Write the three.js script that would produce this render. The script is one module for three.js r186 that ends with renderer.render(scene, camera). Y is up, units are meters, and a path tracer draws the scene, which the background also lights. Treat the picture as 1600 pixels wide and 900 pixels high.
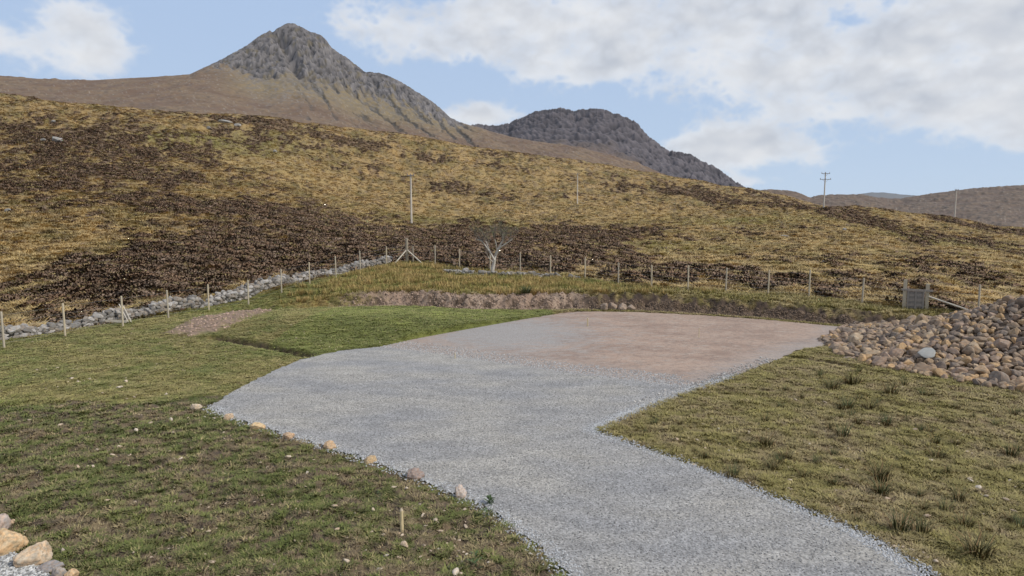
import * as THREE from 'three';
import { mergeGeometries, mergeVertices } from 'three/addons/utils/BufferGeometryUtils.js';
import { createNoise2D, createNoise3D } from 'simplex-noise';

// ---------------------------------------------------------------- camera
const F = 1067, PITCH = 6.5 * Math.PI / 180, EYE = 5;
const CP = Math.cos(PITCH), SP = Math.sin(PITCH);
const scene = new THREE.Scene();
const camera = new THREE.PerspectiveCamera(2 * Math.atan(450 / F) * 180 / Math.PI, 16 / 9, 0.1, 40000);
camera.position.set(0, EYE, 0);
camera.lookAt(0, EYE - SP, -CP);
camera.updateMatrixWorld();

const renderer = new THREE.WebGLRenderer({ antialias: true });
renderer.toneMapping = THREE.LinearToneMapping;
renderer.toneMappingExposure = 1.03;
renderer.shadowMap.enabled = true;

// ---------------------------------------------------------------- sun (hazy, through thin cloud, from the right)
const SUN = new THREE.Vector3(0.72, 0.68, 0.30).normalize();
const sun = new THREE.DirectionalLight(new THREE.Color(1.0, 0.93, 0.82), 3.3);
sun.position.copy(SUN).multiplyScalar(200);
sun.castShadow = true;
sun.shadow.radius = 5;
sun.shadow.mapSize.set(4096, 4096);
Object.assign(sun.shadow.camera, { left: -80, right: 80, top: 80, bottom: -80, near: 1, far: 500 });
scene.add(sun, sun.target);

// ---------------------------------------------------------------- seeded numbers and noise
function mulberry(a) {
  return () => { a |= 0; a = a + 0x6D2B79F5 | 0; let t = Math.imul(a ^ a >>> 15, 1 | a); t = t + Math.imul(t ^ t >>> 7, 61 | t) ^ t; return ((t ^ t >>> 14) >>> 0) / 4294967296; };
}
const R = mulberry(7);
const n2 = createNoise2D(mulberry(11)), n2b = createNoise2D(mulberry(12)), n3 = createNoise3D(mulberry(13));
const rr = (a, b) => a + (b - a) * R();
const clamp = (v, a = 0, b = 1) => Math.min(b, Math.max(a, v));
const ss = (a, b, v) => { const t = clamp((v - a) / (b - a)); return t * t * (3 - 2 * t); };
const mix = (a, b, t) => a + (b - a) * t;
const mix3 = (a, b, t) => [mix(a[0], b[0], t), mix(a[1], b[1], t), mix(a[2], b[2], t)];
function fbm(x, y, o = 4, f = n2) { let s = 0, a = 0.5, k = 1; for (let i = 0; i < o; i++) { s += a * f(x * k, y * k); a *= 0.5; k *= 2.03; } return s; }
function lerpTable(t, x) {           // [[x, y], ...] piecewise linear
  if (x <= t[0][0]) return t[0][1];
  for (let i = 1; i < t.length; i++) if (x <= t[i][0]) return mix(t[i - 1][1], t[i][1], (x - t[i - 1][0]) / (t[i][0] - t[i - 1][0]));
  return t[t.length - 1][1];
}

// ---------------------------------------------------------------- sky: hazy blue air with broken cumulus
{
  const W = 4096, Hh = 2048, data = new Float32Array(W * Hh * 4);
  const RAD = Math.PI / 180;
  const toAE = (px, py) => { const u = (px - 800) / F, v = (450 - py) / F; const y = -SP + v * CP, z = CP + v * SP; return [Math.atan2(u, z) / RAD, Math.atan2(y, Math.hypot(u, z)) / RAD]; };
  const blobs = [[130, 66, 68, 50, 1.25], [-20, 60, 30, 15, .9], [-220, 60, 90, 45, .9], [860, 30, 230, 52, .95], [720, 60, 150, 40, .66], [600, 45, 90, 40, .6], [940, 100, 230, 40, .95], [1190, 60, 110, 75, 1.0], [1240, 112, 180, 40, 1.0], [1320, 168, 80, 18, .8], [1470, 50, 190, 70, 1.0], [1420, 120, 150, 50, .9], [1590, 90, 90, 80, .9], [1520, 172, 90, 24, 1.0],
    [1140, 232, 104, 40, 1.3], [742, 182, 58, 22, 1.1], [1335, 30, 60, 30, -.55], [655, 25, 60, 50, -.4], [690, 105, 70, 16, -.4], [1185, 284, 52, 10, .7], [1700, 120, 170, 90, 1], [1900, 60, 200, 120, 1], [-500, 20, 180, 80, .9]]
    .map(([px, py, rx, ry, w]) => { const [a, e] = toAE(px, py); return [a, e, rx / F / RAD * 0.95, ry / F / RAD * 0.95, w]; });
  const puff = (x, e, z, fine) => { let s = n3(x * 7, e * 7, z * 7) * .42 + n3(x * 15, e * 15, z * 15) * .30; if (fine) s += (.32 - Math.abs(n3(x * 28, e * 28, z * 28))) * .34 + (.32 - Math.abs(n3(x * 60, e * 60, z * 60))) * .2 + n3(x * 130, e * 130, z * 130) * .06; return s; };
  for (let j = 0; j < Hh; j++) {
    const el = ((j + 0.5) / Hh - 0.5) * 180;
    for (let i = 0; i < W; i++) {
      const k = (j * W + i) * 4;
      let r, g, b;
      if (el < -1) { r = .42; g = .45; b = .48; }
      else {
        const th = ((i + 0.5) / W - 0.5) * 2 * Math.PI;
        let az = (th + Math.PI / 2) / RAD; if (az > 180) az -= 360;
        const x = Math.cos(th), z = Math.sin(th);
        const q = Math.max(el, 0);
        const t = 1 - Math.exp(-q / 11);
        r = mix(.53, .375, t); g = mix(.655, .51, t); b = mix(.80, .755, t);
        const up = ss(16, 60, el); r = mix(r, .27, up); g = mix(g, .41, up); b = mix(b, .68, up);
        const fine = el < 34 && az > -80 && az < 80 ? 1 : 0, e2 = q * RAD * 1.5;
        const n = puff(x, e2, z, fine), soft = n3(x * 9 + 5, e2 * 14, z * 9) * .6 + n3(x * 22 + 5, e2 * 30, z * 22) * .4;
        let m = 1, hole = 0;
        if (fine) for (const [a, e, ra, re, w] of blobs) {
          const da = (az - a) / ra; if (da > 2 || da < -2) continue;
          let de = (el - e) / re; if (de < 0) de *= 1.25;
          const d = da * da + de * de; if (d > 5) continue;
          const v = Math.exp(-d * .72) * w; if (w < 0) { hole -= v; continue; } m *= 1 - Math.min(.98, v * .9);
        }
        m = 1 - m - hole * .7;
        const inFrame = (1 - ss(50, 75, Math.abs(az))) * (1 - ss(17, 28, el));
        const c = mix(.6 + n * .6, m * 1.0 + n * .5 - .04, inFrame);
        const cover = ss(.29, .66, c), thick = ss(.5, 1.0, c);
        const dense = clamp(.1 + thick * .42 + soft * .5 + n * .3);      // grey cloud shade painted into the sky colour, from thickness and noise
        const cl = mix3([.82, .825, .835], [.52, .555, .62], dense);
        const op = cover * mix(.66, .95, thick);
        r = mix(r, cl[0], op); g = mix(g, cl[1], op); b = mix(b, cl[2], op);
      }
      data[k] = r; data[k + 1] = g; data[k + 2] = b; data[k + 3] = 1;
    }
  }
  const sky = new THREE.DataTexture(data, W, Hh, THREE.RGBAFormat, THREE.FloatType);
  sky.mapping = THREE.EquirectangularReflectionMapping;
  sky.magFilter = sky.minFilter = THREE.LinearFilter;
  sky.colorSpace = THREE.LinearSRGBColorSpace;
  sky.needsUpdate = true;
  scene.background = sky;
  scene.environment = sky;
}
scene.fog = new THREE.FogExp2(new THREE.Color(0.66, 0.72, 0.82), 0.000016);

// ---------------------------------------------------------------- helpers for things and parts
const used = {};
function numbered(n) { if (used[n] === undefined) { used[n] = 0; return n; } used[n]++; return n + '_' + String(used[n]).padStart(3, '0'); }
function tag(o, label, category, group, kind) { o.userData.label = label; if (category) o.userData.category = category; if (group) o.userData.group = group; if (kind) o.userData.kind = kind; return o; }
function shadowed(o) { o.castShadow = true; o.receiveShadow = true; return o; }
function mesh(name, geo, mat, parent = scene) { const m = shadowed(new THREE.Mesh(geo, mat)); m.name = parent === scene ? numbered(name) : name; parent.add(m); return m; }
function group(name, x = 0, y = 0, z = 0, turn = 0) { const g = new THREE.Group(); g.name = numbered(name); g.position.set(x, y, z); g.rotation.y = turn; scene.add(g); return g; }
const mat = (r, g, b, rough = .9, extra = {}) => new THREE.MeshStandardMaterial({ color: new THREE.Color().setRGB(r, g, b), roughness: rough, ...extra });

// pixel of the photograph -> direction; distance always from the ground or the thing it stands on
function ray(px, py) { const u = (px - 800) / F, v = (450 - py) / F, fw = CP + v * SP; return [u / fw, (-SP + v * CP) / fw]; }      // x and height gained per metre forward
function flat(px, py) { const [a, s] = ray(px, py); const D = -EYE / s; return [a * D, D]; }                                            // where it meets the level yard

// ---------------------------------------------------------------- terrain heights
const AP = 15;
const ctl = [];
const cw = (x, D, h) => ctl.push([x / (D + AP), Math.log(D + AP), h / (D + AP)]);
const cp = (px, py, D) => { const [a, s] = ray(px, py); cw(a * D, D, EYE + s * D); };
for (const D of [1, 10, 20]) for (const k of [-1.1, -.55, 0, .55, 1.1]) cw(k * (D + 6), D, 0);
cw(-30, 26, .1); cw(-26, 30, .5); cw(30, 24, 0); cw(24, 30, .2);
// along the fence
for (const [px, py, D] of [[7, 547, 24.6], [192, 508, 29], [388, 468, 35.3], [484, 444, 40.4], [563, 425, 45], [636, 411, 47.5], [718, 422, 45.5], [813, 427, 44], [914, 438, 41], [1018, 452, 36.6], [1134, 458, 35.3], [1264, 465, 34], [1347, 476, 32], [1412, 485, 30.5], [1528, 497, 29]]) cp(px, py, D);
// open hill
for (const [px, py, D] of [[-900, 420, 40], [-900, 250, 110], [-900, 140, 230], [-900, 190, 420], [-900, 230, 700], [2400, 460, 45], [2400, 400, 140], [2400, 400, 420], [2400, 395, 700], [-200, 450, 36], [-200, 300, 85], [-200, 200, 160], [-200, 132, 230], [-200, 160, 330],
  [0, 455, 40], [0, 400, 52], [0, 300, 92], [0, 210, 165], [0, 150, 240], [0, 172, 340], [0, 210, 560],
  [200, 430, 43], [200, 300, 98], [200, 210, 185], [200, 172, 250], [200, 190, 350], [200, 225, 600],
  [400, 400, 54], [400, 300, 118], [400, 220, 220], [400, 184, 290], [400, 200, 400], [400, 235, 650],
  [643, 350, 109], [643, 300, 185], [643, 250, 262], [643, 214, 330], [643, 232, 450], [643, 262, 700],
  [902, 385, 74], [902, 318, 185], [902, 280, 280], [902, 252, 370], [902, 268, 500], [902, 290, 720],
  [1050, 400, 68], [1050, 340, 140], [1050, 300, 270], [1050, 277, 360], [1050, 292, 500], [1050, 305, 720],
  [1190, 400, 66], [1190, 350, 122], [1190, 320, 215], [1190, 300, 310], [1190, 315, 430], [1190, 325, 700],
  [1287, 390, 75], [1287, 350, 115], [1287, 325, 157], [1287, 332, 230], [1287, 336, 400], [1287, 338, 700],
  [1400, 400, 70], [1400, 358, 125], [1400, 334, 165], [1400, 342, 230], [1400, 350, 420], [1400, 350, 700],
  [1490, 410, 62], [1490, 370, 115], [1490, 344, 170], [1490, 355, 240], [1490, 362, 420], [1490, 360, 700],
  [1600, 440, 50], [1600, 395, 95], [1600, 362, 150], [1600, 372, 220], [1600, 378, 420], [1600, 372, 700],
  [1850, 440, 50], [1850, 385, 140], [1850, 392, 420], [1850, 388, 700]]) cp(px, py, D);
// thin-plate spline through them
const TP = (() => {
  const n = ctl.length, N = n + 3, A = Array.from({ length: N }, () => new Float64Array(N + 1));
  const U = d2 => d2 > 1e-12 ? d2 * Math.log(d2) : 0;
  for (let i = 0; i < n; i++) {
    for (let j = 0; j < n; j++) A[i][j] = U((ctl[i][0] - ctl[j][0]) ** 2 * 4 + (ctl[i][1] - ctl[j][1]) ** 2);
    A[i][i] += 2e-4;
    A[i][n] = A[n][i] = 1; A[i][n + 1] = A[n + 1][i] = ctl[i][0]; A[i][n + 2] = A[n + 2][i] = ctl[i][1]; A[i][N] = ctl[i][2];
  }
  for (let c = 0; c < N; c++) {
    let p = c; for (let r = c + 1; r < N; r++) if (Math.abs(A[r][c]) > Math.abs(A[p][c])) p = r;
    [A[c], A[p]] = [A[p], A[c]];
    for (let r = 0; r < N; r++) if (r !== c) { const f = A[r][c] / A[c][c]; if (f) for (let k = c; k <= N; k++) A[r][k] -= f * A[c][k]; }
  }
  return A.map((r, i) => r[N] / r[i]);
})();
function tps(s, t) {
  const n = ctl.length; let v = TP[n] + TP[n + 1] * s + TP[n + 2] * t;
  for (let i = 0; i < n; i++) { const c = ctl[i], a = s - c[0], b = t - c[1], d = a * a * 4 + b * b; if (d > 1e-12) v += TP[i] * d * Math.log(d); }
  return v;
}
// outlines on the level yard (photo points laid on the ground)
const P = l => l.map(([x, y]) => flat(x, y));
const driveLeft = P([[328, 637], [350, 648], [400, 665], [455, 683], [520, 701], [580, 722], [650, 746], [720, 775], [760, 793], [800, 822], [850, 860], [890, 900], [925, 950], [960, 1010]]);
const driveRight = P([[922, 675], [970, 690], [1050, 718], [1150, 755], [1250, 797], [1340, 835], [1392, 864], [1447, 900], [1530, 960], [1600, 1010]]);
const padLeft = P([[328, 637], [350, 622], [380, 604], [420, 584], [470, 563], [530, 549], [590, 543], [650, 529], [720, 516], [800, 502], [860, 492], [900, 487]]);
const padBack = P([[900, 487], [940, 487], [1000, 488], [1100, 493], [1200, 500], [1318, 511]]);
const padRight = P([[1318, 511], [1325, 530], [1285, 541], [1250, 547], [1215, 562], [1150, 586], [1080, 609], [1000, 638], [960, 656], [922, 675]]);
const join = P([[590, 543], [700, 556], [800, 571], [900, 586], [1000, 598], [1085, 608]]);
const yard = [...padLeft, ...padBack.slice(1), ...padRight.slice(1), ...driveRight.slice(1), ...[...driveLeft].reverse().slice(0, -1)];
function segDist(x, y, poly, closed = true) {
  let m = 1e9; const n = poly.length;
  for (let i = 0; i < (closed ? n : n - 1); i++) {
    const [ax, ay] = poly[i], [bx, by] = poly[(i + 1) % n], dx = bx - ax, dy = by - ay;
    const t = clamp(((x - ax) * dx + (y - ay) * dy) / (dx * dx + dy * dy)); const ex = x - ax - t * dx, ey = y - ay - t * dy; m = Math.min(m, ex * ex + ey * ey);
  }
  return Math.sqrt(m);
}
function inside(x, y, poly) { let c = false; for (let i = 0, j = poly.length - 1; i < poly.length; j = i++) { const [xi, yi] = poly[i], [xj, yj] = poly[j]; if (yi > y !== yj > y && x < (xj - xi) * (y - yi) / (yj - yi) + xi) c = !c; } return c; }
const yardDist = (x, D) => { if (D > 45 || Math.abs(x) > 30) return 9; const d = segDist(x, D, yard); return inside(x, D, yard) ? -d : d; };
// the cut bank behind the yard: foot line as distance over x
const bankFoot = P([[180, 500], [300, 492], [450, 484], [567, 480], [650, 479], [733, 485], [817, 485], [893, 484], [940, 485], [1000, 486], [1100, 491], [1200, 498], [1318, 509], [1420, 517], [1600, 520], [1900, 520]]).sort((a, b) => a[0] - b[0]);
const bankAt = x => lerpTable(bankFoot, x);
const ditch = P([[335, 531], [365, 535], [400, 541], [440, 548], [478, 556]]);
const ditch2 = P([[1232, 558], [1262, 562], [1300, 568], [1345, 577], [1385, 585]]);
const scrape = P([[262, 524], [300, 504], [345, 494], [400, 487], [425, 490], [385, 505], [345, 522], [300, 529]]);
const whiteYard = P([[-260, 800], [-60, 850], [0, 862], [30, 868], [62, 886], [82, 906], [90, 950], [-60, 1100], [-300, 1000]]);
const moundC = flat(560, 508);
function nearness(x, D) { return 1 - ss(46, 60, D); }
function baseHeight(x, D) {
  let h = tps(x / (D + AP), Math.log(D + AP)) * (D + AP);
  if (D < 60) {
    const bD = bankAt(x), d = D - bD, xl = ray(470, 484)[0] * 34;
    const w = mix(9, 1.25, ss(xl - 6, xl + 3, x)) + .25 * n2(x * .5, 3);
    const k = ss(0, w, d + .12 * n2(x * 1.3, D * 1.3));
    h = mix(Math.min(h, 0) * .3, h, k);
    const mx = (x - moundC[0]) / 6.5, my = (D - moundC[1]) / 3.6; h += .34 * Math.exp(-(mx * mx + my * my));
  }
  return h;
}
// heather and grass patches of the moor, placed where the photograph shows them
function groundAt(px, py, from = 8) {
  const [a, s] = ray(px, py);
  let prev = from;
  for (let D = from; D < 720; D *= 1.008) { if (EYE + s * D <= baseHeight(a * D, D)) { let lo = prev, hi = D; for (let i = 0; i < 14; i++) { const m = (lo + hi) / 2; if (EYE + s * m <= baseHeight(a * m, m)) hi = m; else lo = m; } return [a * hi, hi]; } prev = D; }
  return [a * 400, 400];
}
const patches = [[350, 402, 240, 36, 1], [450, 362, 160, 26, .7], [330, 322, 180, 15, .8], [60, 468, 120, 12, 1.1], [860, 368, 240, 22, 1], [700, 385, 100, 18, .8], [250, 240, 230, 34, .55], [110, 205, 170, 24, .55],
  [500, 252, 60, 9, .7], [430, 218, 60, 8, .8], [390, 190, 80, 7, .9], [640, 238, 160, 9, .6], [570, 228, 90, 7, .5], [1060, 302, 160, 7, .6], [930, 412, 140, 14, .7], [1100, 435, 120, 10, .45], [1440, 408, 150, 13, .8], [1510, 440, 120, 10, .7],
  [1300, 442, 130, 12, .5], [1290, 327, 70, 4, .9], [1470, 342, 70, 5, .6], [690, 292, 120, 8, .5], [60, 290, 110, 10, .6], [180, 272, 160, 13, .7], [610, 395, 90, 14, .7], [230, 440, 130, 14, .6], [760, 400, 90, 14, .7], [520, 330, 80, 10, .5],
  [50, 395, 120, 36, -.9], [420, 248, 60, 18, -.8], [540, 288, 100, 20, -.9], [640, 335, 90, 10, -.7], [760, 272, 130, 12, -.6], [980, 335, 260, 14, -.5], [1260, 385, 200, 26, -.6], [130, 330, 60, 8, -.3], [480, 275, 40, 10, -.6], [300, 300, 60, 8, -.2], [1540, 385, 120, 16, -.4], [1090, 385, 110, 12, -.4]]
  .map(([px, py, rx, ry, w]) => { const c = groundAt(px, py, 26), n = groundAt(px, Math.min(py + ry, 470), 26), f = groundAt(px, py - ry, 26); return [c[0], c[1], rx * c[1] / F, Math.max(1.5, (f[1] - n[1]) / 2), w]; });
const greens = [[380, 225, 80, 26], [240, 214, 40, 12], [700, 348, 110, 7], [590, 402, 50, 8], [1010, 385, 120, 9], [1180, 345, 160, 7], [1480, 378, 120, 8]].map(([px, py, rx, ry]) => { const c = groundAt(px, py, 26), n = groundAt(px, py + ry, 26), f = groundAt(px, py - ry, 26); return [c[0], c[1], rx * c[1] / F, Math.max(2, (f[1] - n[1]) / 2)]; });
function heather(x, D) {
  let m = -.275;
  for (const [cx, cD, rx, rD, w] of patches) { const a = (x - cx) / rx, b = (D - cD) / rD, d = a * a + b * b; if (d < 5) m += w * .62 * Math.exp(-d * .9); }
  const s = 1 + D * .006;
  m += .42 * fbm(x / (11 * s), D / (17 * s), 3) + .52 * fbm(x / 3.1 / s + 40, D / 5.5 / s, 3, n2b) + .24 * n2(x / .9 / s, D / 1.5 / s);
  return m;
}
const fenceLine = [[7, 547, 24.6], [102, 525, 26.8], [192, 508, 29], [263, 492, 31.2], [326, 478, 33.3], [388, 468, 35.3], [440, 457, 37.8], [484, 444, 40.4], [525, 435, 42.8], [563, 425, 45], [604, 417, 46.5], [636, 411, 47.5],
  [680, 412, 46.8], [718, 422, 45.5], [766, 426, 44.7], [813, 427, 44], [860, 432, 42.5], [914, 438, 41], [966, 446, 38.7], [1018, 452, 36.6], [1075, 456, 35.8], [1134, 458, 35.3], [1200, 462, 34.7], [1264, 465, 34], [1347, 476, 32], [1412, 485, 30.5], [1447, 487, 30.2], [1528, 497, 29], [1640, 512, 27.3], [1760, 525, 26]]
  .map(([px, py, D]) => [ray(px, py)[0] * D, D]);
const fenceD = x => x < fenceLine[0][0] ? mix(24.6, 22, clamp((fenceLine[0][0] - x) / 10)) : lerpTable(fenceLine, x);

const cornerX = fenceLine[11][0];
const moorD = x => fenceD(x) + mix(3.1, .2, ss(cornerX - 9, cornerX + 1, x));
// terrain sheet: rows every 14 cm to 50 m, then growing
const ROWS = [], D1 = 340;
for (let i = 0; i < D1; i++) ROWS.push(2.5 + .14 * i);
{ let D = ROWS[D1 - 1]; while (D < 760) { D *= 1.0085; ROWS.push(D); } }
const NR = ROWS.length, NC = 960, A0 = .82, A1 = 1.7, U0 = .9;
const bearing = j => { const u = j / (NC - 1) * 2 - 1, v = Math.abs(u); return Math.sign(u) * (v < U0 ? v / U0 * A0 : mix(A0, A1, (v - U0) / (1 - U0))); };   // columns close together over the yard and hill, wider to the sides
const colOf = a => { const v = Math.abs(a), u = v < A0 ? v / A0 * U0 : mix(U0, 1, (v - A0) / (A1 - A0)); return (Math.sign(a) * u + 1) / 2 * (NC - 1); };
const rowOf = D => D < ROWS[D1 - 1] ? (D - 2.5) / .14 : D1 - 1 + Math.log(D / ROWS[D1 - 1]) / Math.log(1.0085);
const HGT = new Float32Array(NR * NC), COL = new Float32Array(NR * NC * 3);
const C = { soil: [.15, .105, .072], green: [.13, .15, .034], lime: [.195, .215, .05], olive: [.215, .185, .06], straw: [.36, .285, .145], pink: [.36, .262, .205], dark: [.065, .045, .035], gold: [.44, .305, .125], tan: [.345, .25, .13], moss: [.21, .175, .06], heath: [.15, .092, .056], heathGrey: [.20, .15, .115], reed: [.34, .225, .085] };
function near01(x, D) { // what grows or lies there inside the fence: colour and how grassy
  const a = fbm(x * .33, D * .33, 4), b = fbm(x * 1.4 + 9, D * 1.4, 4, n2b), c = n2(x * 6, D * 6);
  const bD = bankAt(x), d = D - bD;
  let col, grass = 1;
  const px = 800 + x / D * F;
  if (d > -.1 && d < 2.2 && x > -9.5) {
    const pinkish = ss(4.6, 2.6, x);                    // pale earth on the left of the cut, dark peat on the right
    const face = ss(-.15, .1, d) * (1 - ss(mix(.75, 1.35, pinkish), mix(1.25, 2.0, pinkish), d + b * .9)) * ss(-9.5, -6.5, x + b * 2);
    const earth = mix3(mix3(C.dark, C.soil, clamp(.5 + b)), mix3(mix3(C.pink, [.42, .325, .26], clamp(.4 + a * 2)), mix3(C.soil, C.dark, .4), ss(.0, .35, b + .55 * n2(x * .9, 6) + .5 * (.75 - d))), pinkish);
    col = mix3(mix3(C.olive, C.straw, clamp(.4 + b + a)), earth, face);
    grass = 1 - face * .93 + (x > 4 ? ss(.5, 1.3, d) * .35 * (b > 0) : 0);
  } else if (d >= 2.2 || (x <= -9.5 && d > 0)) {
    const wet = ss(-14, -9, x) * (1 - ss(8, 12, x));
    col = mix3(mix3(C.green, C.lime, clamp(.5 + a)), C.olive, clamp(.3 + b));
    col = mix3(col, C.reed, wet * ss(-.25, .35, a + .5 * b) * .8);
    if (x > 6) col = mix3(C.olive, C.straw, clamp(.5 + a + b));
  } else if (x > 2) {                                   // the wedge right of the drive
    col = mix3(mix3(C.olive, C.moss, clamp(.5 + b)), mix3(C.straw, C.soil, clamp(.5 + c * .5)), clamp(.34 + a * 1.1 + b * 1.0 + c * .2));
    grass = clamp(.95 - .6 * ss(0, .4, b + .5 * c));
  } else if (D > 17.5 + 1.2 * n2(x * .2, 1)) {          // mown strip and mound
    col = mix3(mix3(C.green, C.olive, clamp(.62 + a + b * .4)), C.straw, clamp(b * .5 + .05));
    if (D > 23 && x > -9) col = mix3(C.green, C.lime, clamp(.4 + a + b * .5));
    grass = .95;
  } else {                                              // rough, half bare ground left of the drive
    const e = fbm(x * 3.4, D * 3.4, 3, n2b), s = ss(-.14, .14, b * .6 + e * .8 + a * .4 + .06);
    col = mix3(mix3([.085, .105, .024], C.green, clamp(.45 + a + e)), mix3(mix3(C.dark, C.soil, clamp(.6 + c)), C.straw, clamp(.12 + c * .3 + a * .3)), s);
    grass = 1 - .72 * s;
  }
  return [col, grass];
}
const scrapeD = (x, D) => { if (x > -6 || D > 40 || D < 20) return 9; const d = segDist(x, D, scrape); return inside(x, D, scrape) ? -d : d; };
const whiteD = (x, D) => { if (x > -4 || D > 16) return 9; const d = segDist(x, D, whiteYard); return inside(x, D, whiteYard) ? -d : d; };
for (let i = 0; i < NR; i++) {
  const D = ROWS[i];
  for (let j = 0; j < NC; j++) {
    const a = bearing(j), x = a * (D + AP), k = i * NC + j;
    let h = baseHeight(x, D), col;
    const fd = D < 60 ? D - moorD(x) : 9;
    if (fd < .6) {
      const [c0] = near01(x, D); col = c0;
      const yd = yardDist(x, D), wd = whiteD(x, D), sd = scrapeD(x, D);
      const bank = ss(0, .4, D - bankAt(x)) * (1 - ss(1.2, 2.6, D - bankAt(x)));
      h += (.045 * n2(x * .8, D * .8) + .03 * n2b(x * 2.1, D * 2.1) + .014 * n2(x * 6, D * 6)) * (x < 2 ? mix(1, .4, ss(16.5, 19, D)) : .7) * ss(0, 1, Math.min(yd, wd) + .2) + bank * (.12 * n2(x * 1.7, D * 1.7) + .09 * n2b(x * 4.2, D * 4.2));
      h = mix(-.03, h + .02, ss(-.12, .22, Math.min(yd, wd)));
      const dd = Math.min(segDist(x, D, ditch, false), segDist(x, D, ditch2, false) * 1.6);
      if (dd < .6 && x < 0) { h -= .5 * (1 - ss(.1, .36, dd + .06 * n2(x * 3, D * 3))); col = mix3(col, C.soil, 1 - ss(.2, .4, dd)); }
      else if (dd < .6) { h -= .12 * (1 - ss(.05, .3, dd)); col = mix3(col, C.soil, (1 - ss(.1, .3, dd)) * .8); }
      const sk = 1 - ss(-.35, .25, sd + .5 * n2(x * 1.5, D * 1.5) * .6); col = mix3(col, mix3(C.pink, [.26, .19, .15], clamp(.5 + n2(x * 5, D * 5))), sk); h += sk * .08 * (1 + n2(x * 2, D * 2));
    }
    if (fd > -.6) {
      const m = heather(x, D), he = ss(-.05, .09, m), s = 1 + D * .004;
      const g1 = fbm(x / 7 / s, D / 8 / s, 3, n2b), g2 = fbm(x / 1.6 / s + 5, D / 1.8 / s, 3);
      const far = ss(120, 260, D);
      let gr = mix3(mix3(C.moss, C.tan, clamp(.5 + g1 * 1.1)), C.gold, clamp(.28 + g2 * 1.1 + g1 * .4));
      gr = mix3(gr, [.50, .365, .165], ss(.3, .75, -m) * .55); gr = mix3(gr, C.soil, clamp(-g2 * 1.5 - .05));
      let gn = 0; for (const [cx, cD, rx, rD] of greens) { const a = (x - cx) / rx, b = (D - cD) / rD; gn += Math.exp(-(a * a + b * b)); } gr = mix3(gr, C.lime, clamp(gn * (.55 + g2)) * .7);
      const ht = mix3(C.heath, C.heathGrey, clamp(.3 + fbm(x / 2.5 / s, D / 2.5 / s + 9, 3)));
      const mc = mix3(gr, mix3(ht, gr, .14 + .12 * far), he);
      const w = ss(-.6, .6, fd);
      col = col ? mix3(col, mc, w) : mc;
      h += w * (.1 * n2(x / 1.7, D / 1.7) + .22 * n2b(x / 5, D / 5) + he * .08 + ss(70, 200, D) * (.8 * n2(x / 21, D / 21) + .35 * n2b(x / 9, D / 9)));
    }
    HGT[k] = h; COL[k * 3] = col[0]; COL[k * 3 + 1] = col[1]; COL[k * 3 + 2] = col[2];
  }
}
function cell(x, D) { const r = clamp(rowOf(D), 0, NR - 1.001), c = clamp(colOf(x / (D + AP)), 0, NC - 1.001); return [Math.floor(r), Math.floor(c), r % 1, c % 1]; }
function ground(x, D) { const [r, c, fr, fc] = cell(x, D), k = r * NC + c; return mix(mix(HGT[k], HGT[k + 1], fc), mix(HGT[k + NC], HGT[k + NC + 1], fc), fr); }
function groundColor(x, D) { const [r, c] = cell(x, D), k = (r * NC + c) * 3; return [COL[k], COL[k + 1], COL[k + 2]]; }
function sheet(nr, nc, posFn, colors, uvScale) {
  const pos = new Float32Array(nr * nc * 3), uv = new Float32Array(nr * nc * 2), idx = new Uint32Array((nr - 1) * (nc - 1) * 6);
  let q = 0;
  for (let i = 0; i < nr; i++) for (let j = 0; j < nc; j++) {
    const k = i * nc + j, p = posFn(i, j); pos.set(p, k * 3); uv[k * 2] = p[0] * uvScale; uv[k * 2 + 1] = -p[2] * uvScale;
    if (i < nr - 1 && j < nc - 1) { idx[q++] = k; idx[q++] = k + 1; idx[q++] = k + nc; idx[q++] = k + 1; idx[q++] = k + nc + 1; idx[q++] = k + nc; }
  }
  const g = new THREE.BufferGeometry();
  g.setAttribute('position', new THREE.BufferAttribute(pos, 3)); g.setAttribute('uv', new THREE.BufferAttribute(uv, 2));
  if (colors) g.setAttribute('color', new THREE.BufferAttribute(colors, 3));
  g.setIndex(new THREE.BufferAttribute(idx, 1)); g.computeVertexNormals(); return g;
}
// fine litter grain for the ground: neutral tiling speckle, colour comes from the sheet
function speckle(n, lo, hi, seed, blur = 1) {
  const r = mulberry(seed), a = new Float32Array(n * n), d = new Uint8Array(n * n * 4);
  for (let i = 0; i < n * n; i++) a[i] = r();
  for (let y = 0; y < n; y++) for (let x = 0; x < n; x++) {
    let s = 0, c = 0; for (let v = -blur; v <= blur; v++) for (let u = -blur; u <= blur; u++) { const w = 1 / (1 + u * u + v * v); s += w * a[(y + v + n) % n * n + (x + u + n) % n]; c += w; }
    const v = clamp((s / c - .5) * 1.9 + .5), o = (y * n + x) * 4, t = 255 * mix(lo, hi, v); d[o] = t; d[o + 1] = t * .985; d[o + 2] = t * .96; d[o + 3] = 255;
  }
  const t = new THREE.DataTexture(d, n, n); t.wrapS = t.wrapT = THREE.RepeatWrapping; t.magFilter = THREE.LinearFilter; t.minFilter = THREE.LinearMipmapLinearFilter; t.generateMipmaps = true; t.colorSpace = THREE.SRGBColorSpace; t.needsUpdate = true; return t;
}
const grain = speckle(512, .72, 1, 5, 2), grainBump = speckle(512, 0, 1, 5, 2); grainBump.colorSpace = THREE.NoColorSpace;
const groundMat = new THREE.MeshStandardMaterial({ vertexColors: true, roughness: 1, map: grain, bumpMap: grainBump, bumpScale: .02 });
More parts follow.
